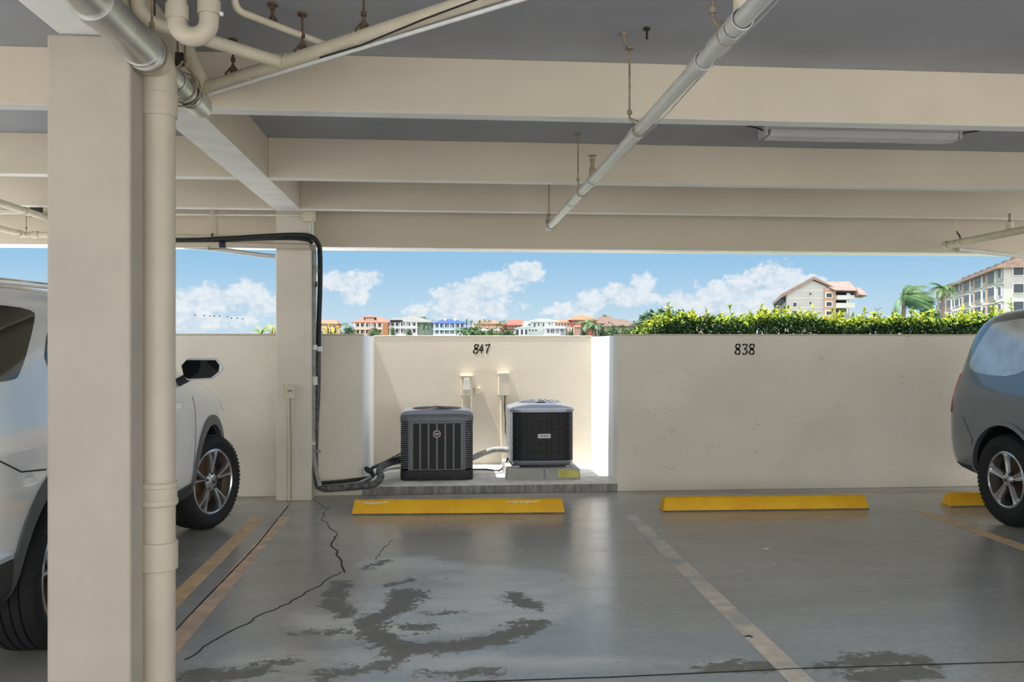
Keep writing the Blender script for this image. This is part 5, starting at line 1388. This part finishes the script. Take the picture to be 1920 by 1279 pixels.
h.wall(H['offwhite'], 1118, 1170, 606); h.hip(H['brownroof'], 1117, 1166, 606, 588.5, ridge=.12); h.wall(H['rose'], 1130, 1194, 611, dy=-3, depth=6); h.hip(H['brownroof'], 1130, 1194, 611, 597, dy=-3, depth=8, ridge=.25); h.wins(1119, 1130, 2, 607, 613, .6); h.wins(1119, 1130, 2, 617, 624, .6); h.wins(1174, 1192, 2, 614, 626, .4, dy=-3, frame='wall_tan'); h.wall(H['ashgrey'], 1136, 1142, 588, dy=5, depth=1.2, zb=h.Z(596), name='chimney')
h = House('long low tan roofed house just visible behind the hedge', 230, 1230, 1330, 10)
h.wall(H['tan'], 1236, 1325, 594); h.hip(H['salmon'], 1236, 1325, 594, 586, ridge=.6)

# --- white apartment block with a gable behind the hedge
Yb = 160.0
h = House('white gabled apartment block with red roof behind the middle of the hedge', Yb, 1470, 1612, 16, 'apartment_block', 'building')
EX = Vector((11.4, 33, 0))
xa, xb = h.X(1475), h.X(1557); za, zp = h.Z(546), h.Z(521)
bm = B(); xm = h.X(1524)
prism(bm, [(xa, -.05), (xb, -.05), (xb, h.Z(536)), (xm, zp), (xa, za)], lambda q: Vector((q[0], Yb, q[1])), lambda q: Vector((q[0], Yb, q[1])) + EX); obj('gable_wall', bm, H['block'], h.t, smooth=0)
bm = B()
prism(bm, [(xa - 1.2, za - .9), (xm, zp + .1), (xb + .6, h.Z(537)), (xb + .6, h.Z(535)), (xm, zp + .7), (xa - 1.2, za - .2)], lambda q: Vector((q[0], Yb - .5, q[1])), lambda q: Vector((q[0], Yb, q[1])) + EX); obj('gable_roof', bm, H['blockroof'], h.t, smooth=0)
for i in range(6):
    for k, (ya, yb) in enumerate(((553, 562), (571, 580))):
        f = .12 + i * .145; p = Vector((xa, Yb, 0)) + EX * f
        obj('window', bx(p.x - .22, p.x + .1, p.y, p.y + 2.2, h.Z(yb), h.Z(ya)), 'glass_far', h.t, smooth=0)
# right wing with terraces and its own roof
h.wall(H['rose'], 1545, 1566, 536, dy=-.3, depth=2, name='stair_bay')
h.wins(1545, 1560, 1, 545, 556, .85, dy=-.35, name='bay_window'); h.wins(1545, 1560, 1, 562, 573, .85, dy=-.35, name='bay_window'); h.wins(1545, 1560, 1, 580, 590, .85, dy=-.35, name='bay_window')
h.wall(H['block'], 1566, 1596, 538, dy=2); h.wall(H['block'], 1596, 1610, 548, dy=6, depth=10)
def slope(nm, pts, m): 
    bm = B(); prism(bm, [(h.X(a_), h.Z(b_)) for a_, b_ in pts], lambda q: Vector((q[0], Yb + (q[1] - h.Z(542)) * 1.4 - 1.5, q[1])), lambda q: Vector((q[0], Yb + (q[1] - h.Z(542)) * 1.4 + 1.5, q[1] - .3))); obj(nm, bm, m, h.t, smooth=0)
slope('roof', [(1560, 541), (1536, 523), (1598, 522), (1602, 542)], H['blockroof']); slope('side_roof', [(1600, 550), (1600, 535), (1610, 535), (1614, 552)], H['blockroof'])
for y0, y1 in ((548, 559), (563, 575)): h.slab(1566, 1598, y0 + 2.5, H['offwhite'], dy=-1, depth=3, th=h.Z(y0 + 2.5) - h.Z(y1), name='terrace')
for y0 in (544, 559.5, 577): obj('dark_opening', bx(h.X(1569), h.X(1595), Yb + 1.7, Yb + 1.95, h.Z(y0 + 4.5), h.Z(y0)), 'glass_far', h.t, smooth=0)
h.wins(1597, 1610, 2, 552, 564, .6, dy=5.9); h.wins(1597, 1610, 2, 570, 582, .6, dy=5.9)
h.posts(1613, 1616, 2, 550, 610, H['white'], dy=5, w=.08)
for px, py in ((1519, 545), (1519, 563), (1490, 564), (1490, 580)): h.wins(px - (4 if px == 1490 else 2.6), px + (4 if px == 1490 else 2.6), 1, py, py + (9 if px == 1490 else 5), .95, frame=H['offwhite'])
for y0 in (541, 556, 574): h.slab(1475, 1545, y0, H['offwhite'], dy=-.06, depth=.3, th=.12, name='string_course')

# --- long five-storey block at the right edge, its facade receding to the left
g0 = at(1882, 600, 118.0); g1 = at(1757, 600, 176.0)
t = thing('apartment_block', 'five storey apartment block with screened balconies at the right edge', 'building', (g0.x, g0.y, -.05))
dv = Vector((g1.x - g0.x, g1.y - g0.y, 0)); FL = dv.length; dv.normalize(); nv = Vector((dv.y, -dv.x, 0))
if nv.y > 0: nv = -nv
nv = Vector((-dv.y, dv.x, 0)) if (Vector((-dv.y, dv.x, 0)).dot(-Vector((g0.x, g0.y, 0))) > 0) else Vector((dv.y, -dv.x, 0))
def fp(s, z, o=0.0): return Vector((g0.x, g0.y, 0)) + dv * s + nv * o + Vector((0, 0, z))
HE = at(1882, 501, 118.0).z
def fbox(s0, s1, z0, z1, o0, o1):
    bm = B(); vs = [bm.verts.new(fp(s, z, o)) for z in (z0, z1) for s, o in ((s0, o0), (s1, o0), (s1, o1), (s0, o1))]
    for f in ((0, 1, 2, 3), (4, 7, 6, 5), (0, 4, 5, 1), (1, 5, 6, 2), (2, 6, 7, 3), (3, 7, 4, 0)): bm.faces.new([vs[i] for i in f])
    return bm
DB = 15.0
obj('wall', fbox(0, FL, -.05, HE, -DB, 0), H['block'], t, smooth=0)
bm = B(); e = .9; pk = 3.4
pts0 = [(e, HE - .15), (e, HE + .25), (-DB / 2, HE + pk + .3), (-DB - e, HE + .25), (-DB - e, HE - .15)]
prism(bm, pts0, lambda q: fp(-.6, q[1], q[0]), lambda q: fp(FL + .6, q[1], q[0])); obj('roof', bm, H['blockroof'], t, smooth=0)
bm = B(); prism(bm, [(0, HE), (-DB / 2, HE + pk), (-DB, HE)], lambda q: fp(-.02, q[1], q[0]), lambda q: fp(.3, q[1], q[0])); obj('gable', bm, H['block'], t, smooth=0)
for i in range(9): obj('roof_vent', fbox(4 + i * 6, 7 + i * 6, HE + 1.9, HE + 2.35, -4.6, -3.4), H['brownroof'], t, smooth=0)
fh = HE / 5
bays = [(1.2, 1.8, 'w'), (5, 4.6, 's'), (12.2, 1.8, 'w'), (15, 5.0, 's'), (22.4, 1.8, 'w'), (25, 5.0, 's'), (33.0, 1.8, 'w'), (36, 4.0, 'm'), (41.2, 1.8, 'w'), (44, 5.0, 's'), (51.4, 1.8, 'w'), (54, 5.0, 's'), (61.2, 1.8, 'w')]
for s0, w, k in bays:
    if s0 + w > FL: continue
    if k == 's': obj('pink_panel', fbox(s0 + w + .3, s0 + w + 2.6, -.05, HE - .3, 0, .10), H['rose'], t, smooth=0)
    for f in range(5):
        z = fh * f + .5
        if k == 's':
            o = obj('screened_balcony', fbox(s0, s0 + w, z, z + fh * .84, 0, .25), H['white'], t, smooth=0)
            q = obj('screen', fbox(s0 + .18, s0 + w - .18, z + .8, z + fh * .81, .2, .31), 'glass_far', t, smooth=0); q.parent = o
            q = obj('parapet', fbox(s0 + .2, s0 + w - .2, z + .1, z + .9, .2, .30), H['ashgrey'], t, smooth=0); q.parent = o
        else:
            o = obj('window', fbox(s0, s0 + w, z + .5, z + fh * .78, 0, .12), H['white'], t, smooth=0)
            q = obj('pane', fbox(s0 + .15, s0 + w - .15, z + .62, z + fh * .74, .08, .16), 'glass_far', t, smooth=0); q.parent = o
# gable-end windows
ev = -nv
for f in range(5):
    z = fh * f + 1.2
    for o0 in (-1.1, -6.0, -11.0):
        w_ = obj('gable_window', fbox(-.12, .05, z, z + 1.5, o0 - 1.5, o0), H['white'], t, smooth=0)
        q = obj('pane', fbox(-.17, 0, z + .12, z + 1.38, o0 - 1.38, o0 - .12), 'glass_far', t, smooth=0); q.parent = w_
for f in range(1, 5): obj('string_course', fbox(-.1, FL, fh * f + .16, fh * f + .34, 0, .13), H['offwhite'], t, smooth=0)

# --- a line of birds far off in the left of the sky
for k, (px, py) in enumerate(((366, 591), (383, 592), (394, 593), (402, 593), (412, 593), (427, 594), (434, 597), (445, 597), (455, 598))):
    c = at(px, py, 420)
    bm = B()
    lathe(bm, [(0, -.55), (.10, -.4), (.17, 0), (.10, .35), (.04, .7), (0, .72)], c, (1, .2, 0), 8)
    for sg in (-1, 1):
        v = [bm.verts.new(c + Vector(p)) for p in ((-.18, 0, .05), (.18, 0, .05), (.16, sg * .7, .42 - .1 * (k % 3)), (-.1, sg * 1.5, .2 + .12 * (k % 2)), (-.24, sg * .7, .38 - .1 * (k % 3)))]
        u = [bm.verts.new(q.co + Vector((0, 0, -.05))) for q in v]
        bm.faces.new(v); bm.faces.new(u[::-1])
        for i in range(5): bm.faces.new((v[i], v[(i + 1) % 5], u[(i + 1) % 5], u[i]))
    single('bird', bm, 'bird', 'far bird in the flying line left of the far column', 'bird', 'line of birds in the sky', smooth=0)
# ================================================================== SKY, SUN, CAMERA
def sky():
    w = bpy.data.worlds.new('sky'); S.world = w; w.use_nodes = True
    t = N(w.node_tree); bg = w.node_tree.nodes['Background']; L = w.node_tree.links
    D = t.v('NORMALIZE', t.add('ShaderNodeTexCoord').outputs['Generated'])
    sp = t.add('ShaderNodeSeparateXYZ', {0: D})
    x, y, z = sp.outputs
    az = t.m('MULTIPLY', t.m('ARCTAN2', x, y), 57.2958)
    el = t.m('MULTIPLY', t.m('ARCSINE', z), 57.2958)
    c = t.mix(t.ramp(el, 0, 7.0), lin((200, 224, 238)), lin((146, 196, 232)))
    c = t.mix(t.ramp(el, 6, 50), c, lin((120, 168, 214)))
    cc = t.add('ShaderNodeCombineXYZ', {0: az, 1: t.m('MULTIPLY', el, 1.25), 2: 0.0}).outputs[0]
    n1 = t.noise(cc, .40, 5, .5)
    n2 = t.noise(cc, .85, 4, .5)
    def px(X, Y):
        a = math.degrees(TH + math.atan((X - 960) / F)); e = math.degrees(math.atan((YH - Y) / F * math.cos(math.radians(a) - TH))); return a, e
    blobs = [(400, 562, 70, 22), (465, 548, 42, 22), (350, 575, 60, 26), (500, 572, 40, 20), (330, 600, 130, 16), (640, 528, 46, 18), (685, 526, 34, 16), (665, 555, 26, 16), (60, 590, 90, 14),
             (985, 512, 34, 18), (940, 530, 40, 22), (900, 545, 40, 22), (850, 560, 44, 24), (880, 580, 90, 20), (780, 585, 26, 12), (1205, 532, 26, 16), (1160, 550, 36, 18), (1110, 566, 42, 18), (1070, 585, 50, 16), (1180, 560, 60, 16),
             (1450, 522, 46, 26), (1400, 538, 40, 24), (1345, 556, 44, 22), (1280, 566, 50, 16), (1390, 566, 120, 24), (1480, 550, 60, 24), (1525, 524, 26, 8)]
    den = None
    for (X, Y, rx, ry) in blobs:
        a, e = px(X, Y); ra = rx * 1.15 / F * 57.3; re = ry * 1.3 / F * 57.3
        dx = t.m('MULTIPLY', t.m('SUBTRACT', az, a), 1 / ra); dy = t.m('MULTIPLY', t.m('SUBTRACT', el, e), 1 / re)
        q = t.m('SUBTRACT', 1.0, t.m('SQRT', t.m('ADD', t.m('MULTIPLY', dx, dx), t.m('MULTIPLY', dy, dy))))
        den = q if den is None else t.m('MAXIMUM', den, q)
    n3 = t.noise(cc, 2.3, 4, .5)
    d = t.m('ADD', den, t.m('MULTIPLY', t.m('SUBTRACT', n2, .5), 1.5))
    d = t.m('ADD', d, t.m('MULTIPLY', t.m('SUBTRACT', n3, .5), .8))
    cov = t.ramp(d, -.05, .42)
    # thin haze clouds low down, then overbright clouds added behind the camera as fill
    low = t.m('MULTIPLY', t.ramp(n1, .46, .75), t.ramp(el, 3.4, .6))
    cov = t.m('MAXIMUM', cov, t.m('MULTIPLY', low, .6))
    shade = t.ramp(t.m('ADD', t.m('MULTIPLY', n2, .6), t.m('MULTIPLY', n3, .6)), .42, .75)
    cl = t.mix(shade, lin((206, 222, 234)), lin((238, 243, 247)))
    c = t.mix(t.m('MULTIPLY', cov, .88), c, cl)
    n4 = t.noise(D, 2.2, 6, .6)
    back = t.m('MULTIPLY', t.ramp(n4, .30, .55), t.ramp(t.m('ADD', t.m('MULTIPLY', y, -1.0), t.m('MULTIPLY', z, .6)), .0, .4))
    c = t.mix(back, c, (CLOUDFILL, CLOUDFILL * .985, CLOUDFILL * .95))
    c = t.mix(t.ramp(z, -.002, -.03), c, lin((150, 160, 160)))
    L.new(c, bg.inputs['Color']); bg.inputs['Strength'].default_value = 1.0
CLOUDFILL = 3.3  # radiance of the added clouds behind the camera, raised to light the garage
sky()
sl = bpy.data.lights.new('sun', 'SUN'); sl.energy = 8.0; sl.angle = R(.6); sl.color = (1, .97, .93)
so = bpy.data.objects.new('sun', sl); COL.objects.link(so)
EL, AZ = R(69), R(9)
sd = Vector((-math.cos(EL) * math.cos(AZ), -math.cos(EL) * math.sin(AZ), math.sin(EL)))
so.rotation_euler = sd.to_track_quat('Z', 'Y').to_euler(); so.location = sd * 60

cd = bpy.data.cameras.new('camera'); cam = bpy.data.objects.new('camera', cd); COL.objects.link(cam)
cd.sensor_fit = 'HORIZONTAL'; cd.sensor_width = 36; cd.lens = 36 * F / 1920
cd.shift_y = (YH - 639.5) / 1920
cd.clip_start = .05; cd.clip_end = 4000
cam.location = (0, 0, CAMZ); cam.rotation_euler = (R(90), 0, -TH)
S.camera = cam
S.view_settings.view_transform = 'Standard'; S.view_settings.look = 'None'
S.view_settings.exposure = 0.0; S.view_settings.gamma = 1.0
S.view_settings.use_curve_mapping = False
